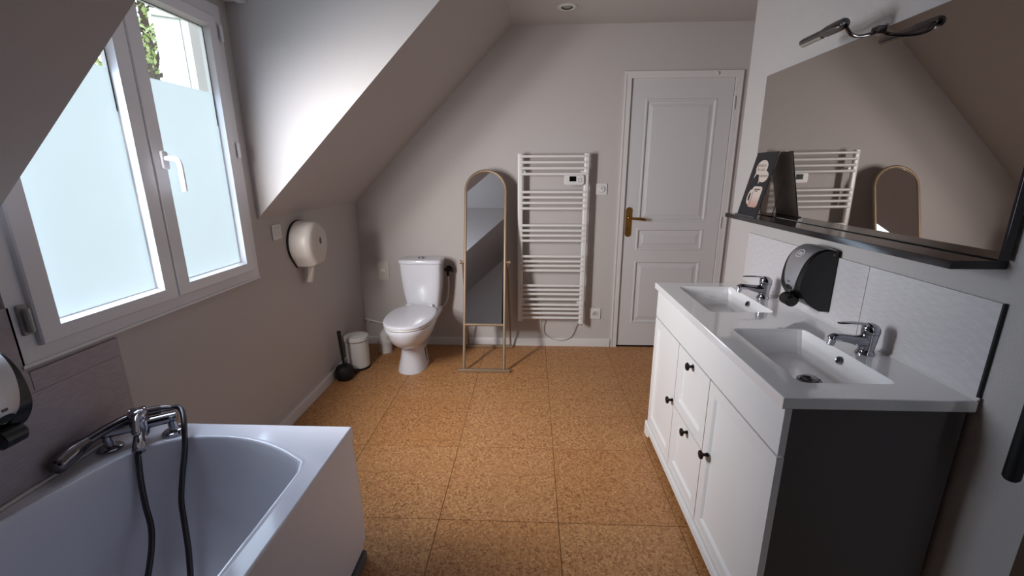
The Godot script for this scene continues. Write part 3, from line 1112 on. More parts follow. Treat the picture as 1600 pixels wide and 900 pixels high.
func build_basin_top() -> void:
	var t := thing("double_washbasin", "glossy white double washbasin top with two rectangular bowls", "washbasin")
	var x0 := 0.628
	var x1 := 1.0905
	var z0 := -2.205
	var z1 := -1.020
	var mid := -1.617
	var top := 0.855
	var b := Mb.new()
	for q in [[z0, mid, -2.126, -1.720], [mid, z1, -1.527, -1.107]]:
		var cell := PackedVector2Array([Vector2(x0 + 0.003, q[0] + (0.003 if q[0] == z0 else 0.0)), Vector2(x1, q[0] + (0.003 if q[0] == z0 else 0.0)), Vector2(x1, q[1] - (0.003 if q[1] == z1 else 0.0)), Vector2(x0 + 0.003, q[1] - (0.003 if q[1] == z1 else 0.0))])
		var c := Vector2(0.843, (q[2] + q[3]) * 0.5)
		var angles := []
		for i in 96:
			angles.push_back(TAU * i / 96.0)
		for p in cell:
			angles.push_back(fposmod((p - c).angle(), TAU))
		angles.sort()
		var w: float = q[3] - q[2]
		var lip := radial(moved(rrect(0.250, w, 0.016, 6), c), c, angles)
		var rings := [flat_ring(radial(cell, c, angles), top)]
		for s in [[0.253, w + 0.003, 0.018, 0.0, top], [0.250, w, 0.017, 0.0, top - 0.0015], [0.246, w - 0.006, 0.018, 0.0, top - 0.008], [0.226, w - 0.022, 0.022, 0.006, top - 0.060], [0.206, w - 0.034, 0.026, 0.012, top - 0.084], [0.17, w - 0.07, 0.03, 0.018, top - 0.093], [0.06, 0.08, 0.02, 0.026, top - 0.098]]:
			rings.push_back(flat_ring(radial(moved(rrect(s[0], s[1], s[2], 6), c + Vector2(s[3], 0)), c + Vector2(s[3], 0), angles), s[4]))
		b.loft(rings, false, true)
		if lip.is_empty():
			return
	# edge of the slab
	var edge := PackedVector2Array([Vector2(x0, z0), Vector2(x1, z0), Vector2(x1, z1), Vector2(x0, z1)])
	var rr := [flat_ring(Mb.inset(edge, 0.003), top), flat_ring(Mb.inset(edge, 0.0008), top - 0.001), flat_ring(edge, top - 0.003), flat_ring(edge, top - 0.029), flat_ring(Mb.inset(edge, 0.002), top - 0.031)]
	b.loft(rr, false, false)
	b.box(Vector3(x0 + 0.002, top - 0.031, z0 + 0.002), Vector3(0.70, top - 0.029, z1 - 0.002))
	obj("basin_slab", b, M.counter, t, 30.0)
	for z in [-1.925, -1.318]:
		b = Mb.new()
		b.lathe([[0.0, 0.0], [0.034, 0.0], [0.035, 0.003], [0.031, 0.006], [0.025, 0.004], [0.024, 0.010], [0.020, 0.014], [0.0, 0.016]], place(Vector3(0.88, top - 0.097, z)), 26)
		tag(obj("drain", b, M.smoked_chrome, t), "dark chrome drain plug")
		b = Mb.new()
		var d := Vector3(-1, 0.30, 0).normalized()
		b.lathe([[0.0085, -0.002], [0.0115, -0.001], [0.0125, 0.001], [0.0115, 0.003], [0.0085, 0.002]], along(Vector3(0.9585, 0.829, z), d), 22, false, false)
		var ring := obj("overflow_ring", b, M.chrome, t)
		b = Mb.new()
		b.lathe([[0.0, -0.002], [0.009, -0.002], [0.009, 0.0009], [0.0, 0.001]], along(Vector3(0.9585, 0.829, z), d), 18)
		obj("overflow_hole", b, M.matt_black, ring)
	basin_mixer("basin_mixer", "chrome single-lever mixer at the far basin, beside the soap dispenser", Vector3(1.022, 0.8552, -1.928))
	basin_mixer("basin_mixer_001", "chrome single-lever mixer at the near basin", Vector3(1.026, 0.8552, -1.312))

	var s := thing("splashback", "brushed grey tile splashback behind the double basin", "splashback")
	for q in [[-2.272, -1.4485], [-1.4455, -1.030]]:
		b = Mb.new()
		b.bar(Vector3(1.0915, 0.8565, q[0]), Vector3(1.0985, 1.100, q[1]), 0.001)
		obj("tile", b, M.splash_tile, s)
	b = Mb.new()
	b.box(Vector3(1.0935, 0.858, -2.27), Vector3(1.0995, 1.098, -1.032))
	obj("joint", b, M.grout, s)
	b = Mb.new()
	b.bar(Vector3(1.0905, 0.8565, -1.0298), Vector3(1.0992, 1.101, -1.0245), 0.001)
	tag(obj("edge_trim", b, M.gasket, s), "dark edge trim")
	b = Mb.new()
	b.prism(PackedVector2Array([Vector2(0, 0), Vector2(0.008, 0), Vector2(0, 0.008)]), 1.0, 2.2, Transform3D(Basis(Vector3(-1, 0, 0), Vector3.UP, Vector3(0, 0, -1)), Vector3(1.0915, 0.8553, -0.02)))
	obj("sealant", b, M.white_plastic, s)


func dispenser(called: String, label: String, xf: Transform3D) -> void:
	var d := thing(called, label, "soap dispenser", Vector3.ZERO, "black and steel soap dispensers")
	d.transform = xf
	# side profile: (distance from the wall, height)
	var prof := []
	for p in [[0.012, 0.228], [0.048, 0.231], [0.080, 0.216], [0.103, 0.182], [0.114, 0.138], [0.116, 0.095], [0.108, 0.068]]:
		prof.push_back(Vector2(p[0], p[1]))
	var front := curve(prof, 5)
	var poly := PackedVector2Array([Vector2(0, 0.0), Vector2(0, 0.228)])
	for p in front:
		poly.push_back(p)
	for p in [[0.098, 0.052], [0.085, 0.036], [0.062, 0.018], [0.035, 0.003]]:
		poly.push_back(Vector2(p[0], p[1]))
	var side := Basis(Vector3(0, 0, 1), Vector3.UP, Vector3(-1, 0, 0))   # polygon x -> out of the wall, thickness across
	var b := Mb.new()
	b.prism(poly, -0.068, 0.068, Transform3D(side, Vector3.ZERO), 0.004)
	obj("body", b, M.black_plastic, d)
	# bright front cover: full width at the top, narrowing to a rounded tip
	b = Mb.new()
	var n := front.size()
	var rows := []
	for i in n:
		var u := float(i) / (n - 1)
		var half := 0.0685 * sqrt(maxf(0.0, 1.0 - pow(u, 1.9))) * (1.0 - 0.12 * smoothstep(0.0, 0.3, u))
		half = maxf(half, 0.004)
		var tangent: Vector2 = (front[mini(i + 1, n - 1)] - front[maxi(i - 1, 0)]).normalized()
		var out := Vector2(-tangent.y, tangent.x)
		if out.x < 0.0 and out.y < 0.0:
			out = -out
		var row := PackedVector3Array()
		for k in 13:
			var x := lerpf(-half, half, k / 12.0)
			var puff := 0.0028 + 0.004 * (1.0 - pow(absf(k / 6.0 - 1.0), 2.0))
			var p: Vector2 = front[i] + out * puff
			row.push_back(Vector3(x, p.y, p.x))
		rows.push_back(row)
	for i in n - 1:
		for k in 12:
			b.quad(rows[i][k], rows[i][k + 1], rows[i + 1][k + 1], rows[i + 1][k])
	# rim of the cover down to the body
	for i in n - 1:
		for e in [0, 12]:
			var a: Vector3 = rows[i][e]
			var c: Vector3 = rows[i + 1][e]
			b.quad(a, c, c - Vector3(0, 0.001, 0.006), a - Vector3(0, 0.001, 0.006))
	var cover := obj("front_cover", b, M.steel, d)
	tag(cover, "brushed steel front cover")
	# level window near the tip and an oval emblem near the top
	var spot := func(at: float) -> Transform3D:
		var i := clampi(int(at * (n - 1)), 1, n - 2)
		var tangent: Vector2 = (front[i + 1] - front[i - 1]).normalized()
		var out := Vector2(-tangent.y, tangent.x)
		if out.x < 0.0 and out.y < 0.0:
			out = -out
		var p: Vector2 = front[i] + out * 0.0068
		var up := Vector3(0, -tangent.y, -tangent.x)
		var z := Vector3(0, out.y, out.x)
		return Transform3D(Basis(up.cross(z), up, z), Vector3(0, p.y, p.x))
	b = Mb.new()
	b.prism(ellipse(0.019, 0.010), -0.002, 0.0012, spot.call(0.90), 0.0005)
	obj("level_window", b, M.screen_off, cover)
	b = Mb.new()
	b.prism(rrect(0.013, 0.007, 0.001), -0.002, 0.0008, spot.call(0.80))
	obj("arrow_mark", b, M.grey_print, cover)
	var e: Transform3D = spot.call(0.40)
	b = Mb.new()
	var ring_o := ellipse(0.021, 0.0165, 30)
	var ring_i := ellipse(0.0188, 0.0143, 30)
	for i in 30:
		var j := (i + 1) % 30
		b.quad(e * Vector3(ring_o[i].x, ring_o[i].y, 0.0009), e * Vector3(ring_o[j].x, ring_o[j].y, 0.0009), e * Vector3(ring_i[j].x, ring_i[j].y, 0.0009), e * Vector3(ring_i[i].x, ring_i[i].y, 0.0009))
	for k in 4:
		var x := -0.0105 + k * 0.007
		b.box(Vector3.ZERO, Vector3.ZERO)
		b.rbox(e * place(Vector3(x, 0, 0.0006)), Vector3(0.0022, 0.015 - 0.004 * absf(k - 1.5), 0.0014), 0.0004, 1)
		b.rbox(e * place(Vector3(x + 0.002, (0.004 if k % 2 else -0.003), 0.0006)), Vector3(0.0045, 0.002, 0.0014), 0.0004, 1)
	tag(obj("emblem", b, M.paper, cover), "pale oval emblem")
	# push lever
	b = Mb.new()
	var lever := PackedVector2Array()
	for i in 20:
		lever.push_back(Vector2(0.112 + cos(TAU * i / 20) * 0.025, 0.032 + sin(TAU * i / 20) * 0.024))
	b.prism(lever, -0.030, 0.030, Transform3D(side, Vector3.ZERO), 0.008)
	obj("push_lever", b, M.black_plastic, d)
	b = Mb.new()
	b.lathe([[0.0, 0.0], [0.0045, 0.0], [0.004, 0.0015], [0.0, 0.002]], along(Vector3(0.068, 0.214, 0.018), Vector3.RIGHT), 14)
	obj("lock", b, M.grey_print, d)


func build_wall_mirror() -> void:
	var m := thing("wall_mirror", "wide rectangular wall mirror above the double basin", "mirror", Vector3(1.0998, 1.5, -2.29))
	m.basis = Basis(Vector3.UP, deg_to_rad(-0.404)) * Basis(Vector3.BACK, deg_to_rad(0.334))
	var b := Mb.new()
	b.bar(Vector3(-0.008, -0.301, 0.0), Vector3(-0.002, 0.326, 1.240), 0.0015)
	tag(obj("backing", b, M.black_plastic, m), "dark mirror edge")
	b = Mb.new()
	b.box(Vector3(-0.010, -0.300, 0.001), Vector3(-0.008, 0.325, 1.239))
	obj("glass", b, M.tinted_mirror, m)
	b = Mb.new()
	b.bar(Vector3(-0.020, -0.301, 1.2405), Vector3(-0.001, 0.326, 1.2485), 0.001)
	obj("side_strip", b, M.shelf_gloss, m)
	var s := thing("mirror_shelf", "glossy dark shelf along the foot of the wide mirror", "shelf")
	b = Mb.new()
	b.bar(Vector3(0.972, 1.177, -2.292), Vector3(1.0985, 1.197, -1.050), 0.0012)
	obj("board", b, M.shelf_gloss, s)

	# lamp arm clipped on the top edge of the mirror
	var l := thing("mirror_lamp", "chrome mirror lamp on a bent arm above the wide mirror", "lamp")
	b = Mb.new()
	b.bar(Vector3(1.068, 1.812, -1.612), Vector3(1.0985, 1.836, -1.580), 0.004, 2)
	obj("clip", b, M.smoked_chrome, l)
	b = Mb.new()
	b.tube(curve([Vector3(1.075, 1.820, -1.595), Vector3(1.05, 1.812, -1.592), Vector3(1.02, 1.805, -1.580), Vector3(0.985, 1.803, -1.562), Vector3(0.962, 1.813, -1.551), Vector3(0.948, 1.832, -1.549)], 5), 0.0055, 12)
	obj("arm", b, M.smoked_chrome, l)
	b = Mb.new()
	var d := Vector3(0.006, 0.004, -0.245)
	var p := Vector3(0.944, 1.832, -1.538)
	var pts := []
	var rad := []
	for q in [[0.0, 0.004], [0.01, 0.013], [0.04, 0.0165], [0.16, 0.0175], [0.36, 0.0165], [0.44, 0.0135], [0.50, 0.0125], [0.90, 0.0120], [0.97, 0.0105], [1.0, 0.005]]:
		pts.push_back(p + d * q[0])
		rad.push_back(q[1])
	b.tube(pts, rad, 18)
	obj("housing", b, M.smoked_chrome, l)
	b = Mb.new()
	b.tube([p + d * 0.47 + Vector3(0, -0.008, 0), p + d * 0.93 + Vector3(0, -0.008, 0)], 0.0085, 14)
	tag(obj("tube", b, M.lamp_glass, l), "pale unlit lamp tube")

	# little printed stand on the shelf
	var c := thing("menu_stand", "small dark printed card stand at the far end of the mirror shelf", "card stand")
	var lean := Vector3(0.062, 0.283, 0)
	var n := lean.cross(Vector3(0, 0, 1)).normalized()
	var basis := Basis(Vector3(0, 0, 1), lean.normalized(), Vector3(0, 0, 1).cross(lean.normalized()))
	b = Mb.new()
	b.rbox(Transform3D(basis, Vector3(0.999, 1.1985, -2.125) + lean * 0.5 + n * 0.0), Vector3(0.190, 0.289, 0.003), 0.001, 1)
	var panel := obj("front_panel", b, M.black_plastic, c)
	b = Mb.new()
	b.rbox(Transform3D(basis, Vector3(0.999, 1.1985, -2.125) + lean * 0.5 - basis.z * 0.0022), Vector3(0.184, 0.283, 0.0016), 0.0005, 1)
	tag(obj("back_sheet", b, M.stand_grey, c), "pale grey back")
	b = Mb.new()
	b.tube([Vector3(1.036, 1.355, -2.125), Vector3(1.066, 1.199, -2.125)], 0.0022, 8)
	obj("strut", b, M.stand_grey, c)
	b = Mb.new()
	b.bar(Vector3(0.986, 1.1972, -2.22), Vector3(1.002, 1.2015, -2.03), 0.001)
	obj("lip", b, M.grey_print, c)
	var print_face := MeshInstance3D.new()
	print_face.name = "print"
	var qm := QuadMesh.new()
	qm.size = Vector2(0.186, 0.284)
	qm.material = print_material()
	print_face.mesh = qm
	print_face.transform = Transform3D(basis, Vector3(0.999, 1.1985, -2.125) + lean * 0.5 + basis.z * 0.0018)
	panel.add_child(print_face, true)


# printed card: two pale speech bubbles with small lettering and a pale picture below
func print_material() -> StandardMaterial3D:
	var w := 186
	var h := 284
	var im := Image.create(w, h, false, Image.FORMAT_RGB8)
	im.fill(Color(0.045, 0.055, 0.085))
	var pale := Color(0.80, 0.74, 0.70)
	var ink := Color(0.20, 0.14, 0.14)
	var red := Color(0.30, 0.06, 0.06)
	for y in h:
		for x in w:
			var p := Vector2(x, y)
			if x > 4 and x < 22 and y > 120 and y < 210:
				im.set_pixel(x, y, red.lerp(Color(0.045, 0.055, 0.085), absf(x - 13) / 9.0))
			var e1 := (p - Vector2(86, 66)) / Vector2(50, 34)
			var tail := y > 86 and y < 118 and absf(x - (56 - (y - 86) * 0.5)) < (118 - y) * 0.32
			if e1.length() < 1.0 or tail:
				im.set_pixel(x, y, pale)
			var e2 := (p - Vector2(126, 106)) / Vector2(40, 26)
			if e2.length() < 1.0 or (y > 124 and y < 142 and absf(x - 100) < (142 - y) * 0.4):
				im.set_pixel(x, y, pale)
			# rounded pale picture, a cup with a handle and a soft pink front
			var body := x > 66 and x < 156 and y > 150 and y < 246 and Vector2(maxf(absf(x - 111) - 25, 0), maxf(absf(y - 198) - 26, 0)).length() < 22.0
			var ear := ((p - Vector2(62, 200)) / Vector2(22, 34)).length()
			if body or (ear < 1.0 and ear > 0.55):
				im.set_pixel(x, y, pale.lerp(Color(0.72, 0.50, 0.44), clampf((y - 195) / 60.0, 0.0, 0.7)) if body else pale)
	var rng := RandomNumberGenerator.new()
	rng.seed = 3
	for row in [[58, 46, 126, 12], [76, 52, 118, 11], [104, 98, 156, 9]]:
		var x: int = row[1]
		while x < row[2]:
			var cw := 5 + rng.randi() % 3
			im.fill_rect(Rect2i(x, row[0] - row[3] / 2, 2, row[3]), ink)
			if rng.randi() % 2:
				im.fill_rect(Rect2i(x, row[0] - row[3] / 2, cw, 2), ink)
			if rng.randi() % 2:
				im.fill_rect(Rect2i(x, row[0], cw, 2), ink)
			if rng.randi() % 2:
				im.fill_rect(Rect2i(x + cw - 1, row[0] - row[3] / 2, 2, row[3]), ink)
			x += cw + 4
	im.fill_rect(Rect2i(84, 162, 54, 5), ink)
	im.fill_rect(Rect2i(90, 170, 30, 4), ink)
	im.fill_rect(Rect2i(80, 176, 4, 60), Color(0.35, 0.28, 0.27))
	var m := mat("card_print", Color(1, 1, 1), 0.35)
	m.albedo_texture = ImageTexture.create_from_image(im)
	return m


# ---------------------------------------------------------------- toilet corner
func build_toilet() -> void:
	var cx := -0.848
	var t := thing("toilet", "white close-coupled toilet with closed lid against the back wall", "toilet")
	# bowl and foot in one ceramic body
	var b := Mb.new()
	var rings := []
	# y, centre z, half width, front reach, back reach, squareness
	for s in [
		[0.000, -3.02, 0.103, 0.160, 0.18, 2.4, -0.025], [0.012, -3.02, 0.103, 0.160, 0.18, 2.4, -0.025], [0.05, -3.02, 0.096, 0.148, 0.18, 2.3, -0.024], [0.10, -3.02, 0.086, 0.136, 0.18, 2.25, -0.022],
		[0.15, -3.02, 0.079, 0.128, 0.18, 2.2, -0.02], [0.185, -3.02, 0.080, 0.130, 0.18, 2.2, -0.018], [0.205, -3.00, 0.090, 0.152, 0.19, 2.1, -0.014], [0.235, -2.98, 0.112, 0.205, 0.19, 2.1, -0.008],
		[0.275, -2.96, 0.136, 0.245, 0.20, 2.1, -0.004], [0.320, -2.95, 0.154, 0.268, 0.22, 2.15, 0.0], [0.352, -2.95, 0.164, 0.280, 0.24, 2.2, 0.0], [0.366, -2.95, 0.169, 0.286, 0.245, 2.25, 0.0], [0.385, -2.95, 0.170, 0.287, 0.25, 2.25, 0.0], [0.390, -2.95, 0.166, 0.283, 0.25, 2.25, 0.0]]:
		rings.push_back(oval(cx + s[6], s[1], s[2], s[3], s[4], s[0], s[5]))
	b.loft(rings)
	obj("bowl", b, M.ceramic, t, 60.0)
	b = Mb.new()
	b.rbox(place(Vector3(cx, 0.36, -3.20)), Vector3(0.30, 0.075, 0.24), 0.03, 3)
	obj("shelf", b, M.ceramic, t)
	# side fixing recesses, their shade painted in as grey blocks
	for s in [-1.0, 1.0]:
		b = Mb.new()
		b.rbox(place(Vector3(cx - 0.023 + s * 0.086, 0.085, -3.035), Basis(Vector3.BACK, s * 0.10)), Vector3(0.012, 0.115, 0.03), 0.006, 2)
		tag(obj("fixing_recess", b, M.grey_print, t), "fixing recess with its shade painted in grey")
	# seat ring and lid
	b = Mb.new()
	rings = []
	for s in [[0.392, 0.0], [0.396, 0.004], [0.403, 0.005], [0.407, 0.002]]:
		rings.push_back(oval(cx, -2.955, 0.169 + s[1], 0.287 + s[1], 0.235 + s[1], s[0], 2.3))
	b.loft(rings)
	obj("seat", b, M.white_plastic, t, 50.0)
	b = Mb.new()
	rings = []
	for s in [[0.4085, -0.001], [0.411, 0.004], [0.419, 0.005], [0.425, 0.001], [0.4285, -0.010], [0.4305, -0.04], [0.4315, -0.09]]:
		rings.push_back(oval(cx, -2.955, 0.170 + s[1], 0.289 + s[1], 0.232 + s[1], s[0], 2.35))
	b.loft(rings)
	obj("lid", b, M.ceramic, t, 50.0)
	for s in [-1.0, 1.0]:
		b = Mb.new()
		b.tube([Vector3(cx + s * 0.10, 0.418, -3.188), Vector3(cx + s * 0.055, 0.418, -3.188)], 0.011, 12)
		obj("lid_hinge", b, M.white_plastic, t)
	# tank: tapers towards its foot, bowed front
	b = Mb.new()
	rings = []
	for s in [[0.392, 0.120, 0.070], [0.398, 0.126, 0.076], [0.45, 0.134, 0.082], [0.55, 0.148, 0.089], [0.65, 0.157, 0.094], [0.735, 0.160, 0.096]]:
		rings.push_back(oval(cx + 0.012, -3.285, s[1], s[2], 0.075, s[0], 5.0))
	b.loft(rings)
	obj("tank", b, M.ceramic, t, 50.0)
	b = Mb.new()
	rings = []
	for s in [[0.7365, 0.160, 0.096], [0.739, 0.167, 0.101], [0.756, 0.168, 0.102], [0.764, 0.164, 0.098], [0.768, 0.150, 0.086], [0.769, 0.12, 0.06]]:
		rings.push_back(oval(cx + 0.012, -3.285, s[1], s[2], 0.078, s[0], 5.0))
	b.loft(rings)
	var lid := obj("tank_lid", b, M.ceramic, t, 50.0)
	b = Mb.new()
	b.lathe([[0.0, 0.0], [0.024, 0.0], [0.024, 0.006], [0.020, 0.010], [0.017, 0.009], [0.0, 0.011]], place(Vector3(cx + 0.012, 0.7685, -3.28)), 24)
	tag(obj("flush_button", b, M.chrome, lid), "chrome flush button")
	b = Mb.new()
	b.tube(curve([Vector3(cx, 0.20, -3.18), Vector3(cx - 0.10, 0.19, -3.25), Vector3(cx - 0.20, 0.185, -3.28), Vector3(cx - 0.27, 0.175, -3.28), Vector3(cx - 0.315, 0.13, -3.28), Vector3(cx - 0.32, 0.05, -3.28), Vector3(cx - 0.32, 0.0, -3.28)], 5), 0.052, 18)
	for y in [0.085, 0.10]:
		b.lathe([[0.050, -0.008], [0.060, -0.006], [0.060, 0.006], [0.050, 0.008]], place(Vector3(cx - 0.319, y, -3.28)), 22)
	obj("waste_pipe", b, M.white_plastic, t)

	# water supply: valve on the wall and a white hose down behind the bowl
	var v := thing("stop_valve", "chrome stop valve with white hose right of the toilet tank", "valve")
	b = Mb.new()
	b.lathe([[0.0, 0.0], [0.026, 0.0], [0.022, 0.006], [0.010, 0.008], [0.010, 0.045], [0.0, 0.046]], along(Vector3(-0.662, 0.650, WALL_B + 0.001), Vector3.BACK), 18)
	b.tube([Vector3(-0.69, 0.650, WALL_B + 0.048), Vector3(-0.63, 0.650, WALL_B + 0.048)], 0.0115, 14)
	b.tube([Vector3(-0.663, 0.650, WALL_B + 0.048), Vector3(-0.662, 0.60, WALL_B + 0.050)], 0.0095, 12)
	obj("body", b, M.dark_bronze, v)
	b = Mb.new()
	b.rbox(place(Vector3(-0.624, 0.650, WALL_B + 0.050)), Vector3(0.012, 0.034, 0.022), 0.004, 2)
	obj("handle", b, M.dark_bronze, v)
	b = Mb.new()
	b.tube(curve([Vector3(-0.662, 0.60, WALL_B + 0.050), Vector3(-0.660, 0.53, WALL_B + 0.056), Vector3(-0.668, 0.44, WALL_B + 0.06), Vector3(-0.69, 0.375, WALL_B + 0.065), Vector3(-0.74, 0.33, WALL_B + 0.08)], 6), 0.0068, 10)
	tag(obj("hose", b, M.white_plastic, v), "white supply hose")

	var p := thing("water_pipe", "thin white water pipe running along the wall behind the pedal bin", "pipe")
	b = Mb.new()
	b.tube([Vector3(-1.374, 0.226, WALL_B + 0.022), Vector3(-1.30, 0.205, WALL_B + 0.022), Vector3(-1.18, 0.176, WALL_B + 0.022), Vector3(-1.06, 0.150, WALL_B + 0.022)], 0.0085, 12)
	obj("pipe", b, M.white_plastic, p)
	for q in [[-1.34, 0.216], [-1.20, 0.181]]:
		b = Mb.new()
		b.rbox(place(Vector3(q[0], q[1], WALL_B + 0.016)), Vector3(0.018, 0.026, 0.034), 0.004, 1)
		obj("clip", b, M.white_plastic, p)

	# pedal bin
	var bin := thing("pedal_bin", "small white pedal bin between the toilet brush and the toilet", "bin", Vector3(-1.278, 0, -2.985))
	b = Mb.new()
	b.lathe([[0.0, 0.012], [0.080, 0.012], [0.0815, 0.02], [0.0815, 0.205], [0.080, 0.212], [0.0, 0.212]], Transform3D(), 40)
	obj("body", b, M.white_plastic, bin)
	b = Mb.new()
	b.lathe([[0.0, 0.0], [0.084, 0.0], [0.0855, 0.004], [0.0855, 0.012], [0.083, 0.016], [0.0, 0.016]], Transform3D(), 40)
	tag(obj("foot_ring", b, M.matt_black, bin), "black foot ring")
	b = Mb.new()
	b.lathe([[0.0, 0.212], [0.0805, 0.212], [0.0805, 0.219], [0.0, 0.219]], Transform3D(), 40)
	tag(obj("gap_ring", b, M.grey_print, bin), "dark ring under the lid")
	b = Mb.new()
	b.lathe([[0.0, 0.219], [0.086, 0.219], [0.088, 0.223], [0.088, 0.240], [0.085, 0.247], [0.070, 0.252], [0.03, 0.2545], [0.0, 0.255]], Transform3D(), 40)
	obj("lid", b, M.white_plastic, bin)
	b = Mb.new()
	b.rbox(place(Vector3(0.012, 0.016, 0.098)), Vector3(0.045, 0.010, 0.05), 0.004, 2)
	tag(obj("pedal", b, M.matt_black, bin), "black pedal")

	# toilet brush in its holder
	var br := thing("toilet_brush", "black toilet brush in a round black holder by the left wall", "toilet brush", Vector3(-1.300, 0, -2.790))
	b = Mb.new()
	b.lathe([[0.0, 0.0], [0.048, 0.0], [0.056, 0.006], [0.0635, 0.025], [0.0645, 0.05], [0.060, 0.078], [0.048, 0.096], [0.030, 0.104], [0.0, 0.106]], Transform3D(), 32)
	obj("holder", b, M.matt_black, br)
	b = Mb.new()
	b.tube([Vector3(0, 0.10, 0), Vector3(-0.004, 0.18, 0.002), Vector3(-0.007, 0.26, 0.004), Vector3(-0.010, 0.352, 0.006)], [0.0085, 0.009, 0.0115, 0.0135], 14)
	obj("handle", b, M.matt_black, br)


# ---------------------------------------------------------------- back wall things
func build_radiator() -> void:
	var r := thing("towel_radiator", "white ladder towel radiator beside the door", "radiator")
	var z := WALL_B + 0.078
	var left := -0.088
	var right := 0.398
	for q in [[left, 0.240, 1.528], [right, 0.222, 1.528]]:
		var b := Mb.new()
		# D-shaped upright, flat side outwards
		var prof := rrect(0.040, 0.030, 0.012, 4)
		b.prism(prof, q[1], q[2], Transform3D(Basis(Vector3(1, 0, 0), Vector3(0, 0, -1), Vector3(0, 1, 0)), Vector3(q[0], 0, z)), 0.003)
		obj("upright", b, M.radiator_white, r)
	for y in [1.508, 1.466, 1.424, 1.383, 1.253, 1.214, 1.174, 1.133, 1.006, 0.967, 0.929, 0.890, 0.768, 0.730, 0.694, 0.657, 0.536, 0.501, 0.467, 0.425, 0.380, 0.345, 0.310, 0.272]:
		var b := Mb.new()
		b.tube([Vector3(left, y, z + 0.010), Vector3(lerpf(left, right, 0.5), y, z + 0.010), Vector3(right, y, z + 0.010)], 0.0105, 12)
		obj("rung", b, M.radiator_white, r)
	for q in [[left, 1.40], [right, 1.40], [left, 0.40], [right, 0.40]]:
		var b := Mb.new()
		b.tube([Vector3(q[0] + (0.03 if q[0] < 0 else -0.03), q[1] - 0.002, WALL_B), Vector3(q[0] + (0.03 if q[0] < 0 else -0.03), q[1] - 0.002, z)], 0.010, 12)
		obj("bracket", b, M.radiator_white, r)
	# control box with display
	var b := Mb.new()
	b.prism(rrect(0.146, 0.072, 0.014), 0.0, 0.030, place(Vector3(0.308, 1.340, z + 0.004)), 0.004)
	var box := obj("control_box", b, M.white_plastic, r)
	b = Mb.new()
	b.prism(rrect(0.050, 0.036, 0.003), 0.0, 0.0014, place(Vector3(0.297, 1.348, z + 0.0336)), 0.0005)
	tag(obj("display", b, M.screen_off, box), "small dark display")
	var rx := 0.350
	for i in 4:
		b = Mb.new()
		var a := PI / 4 + i * PI / 2
		var arc := []
		for k in 5:
			var u := a - 0.5 + k * 0.25
			arc.push_back(Vector3(rx + cos(u) * 0.0135, 1.338 + sin(u) * 0.0135, z + 0.0345))
		b.tube(arc, 0.0016, 6)
		obj("button", b, M.grey_print, box)
	b = Mb.new()
	b.tube([Vector3(right + 0.006, 0.224, z + 0.002), Vector3(right + 0.008, 0.214, z + 0.012)], 0.008, 10)
	obj("bleed_valve", b, M.steel, r)
	b = Mb.new()
	b.tube(curve([Vector3(0.075, 0.262, z), Vector3(0.078, 0.19, WALL_B + 0.05), Vector3(0.107, 0.110, WALL_B + 0.03), Vector3(0.20, 0.062, WALL_B + 0.024), Vector3(0.29, 0.066, WALL_B + 0.024), Vector3(0.338, 0.12, WALL_B + 0.024), Vector3(0.362, 0.20, WALL_B + 0.03), Vector3(0.392, 0.245, z - 0.01)], 8), 0.0038, 8)
	tag(obj("power_cord", b, M.cord_grey, r), "grey power cord looped below")


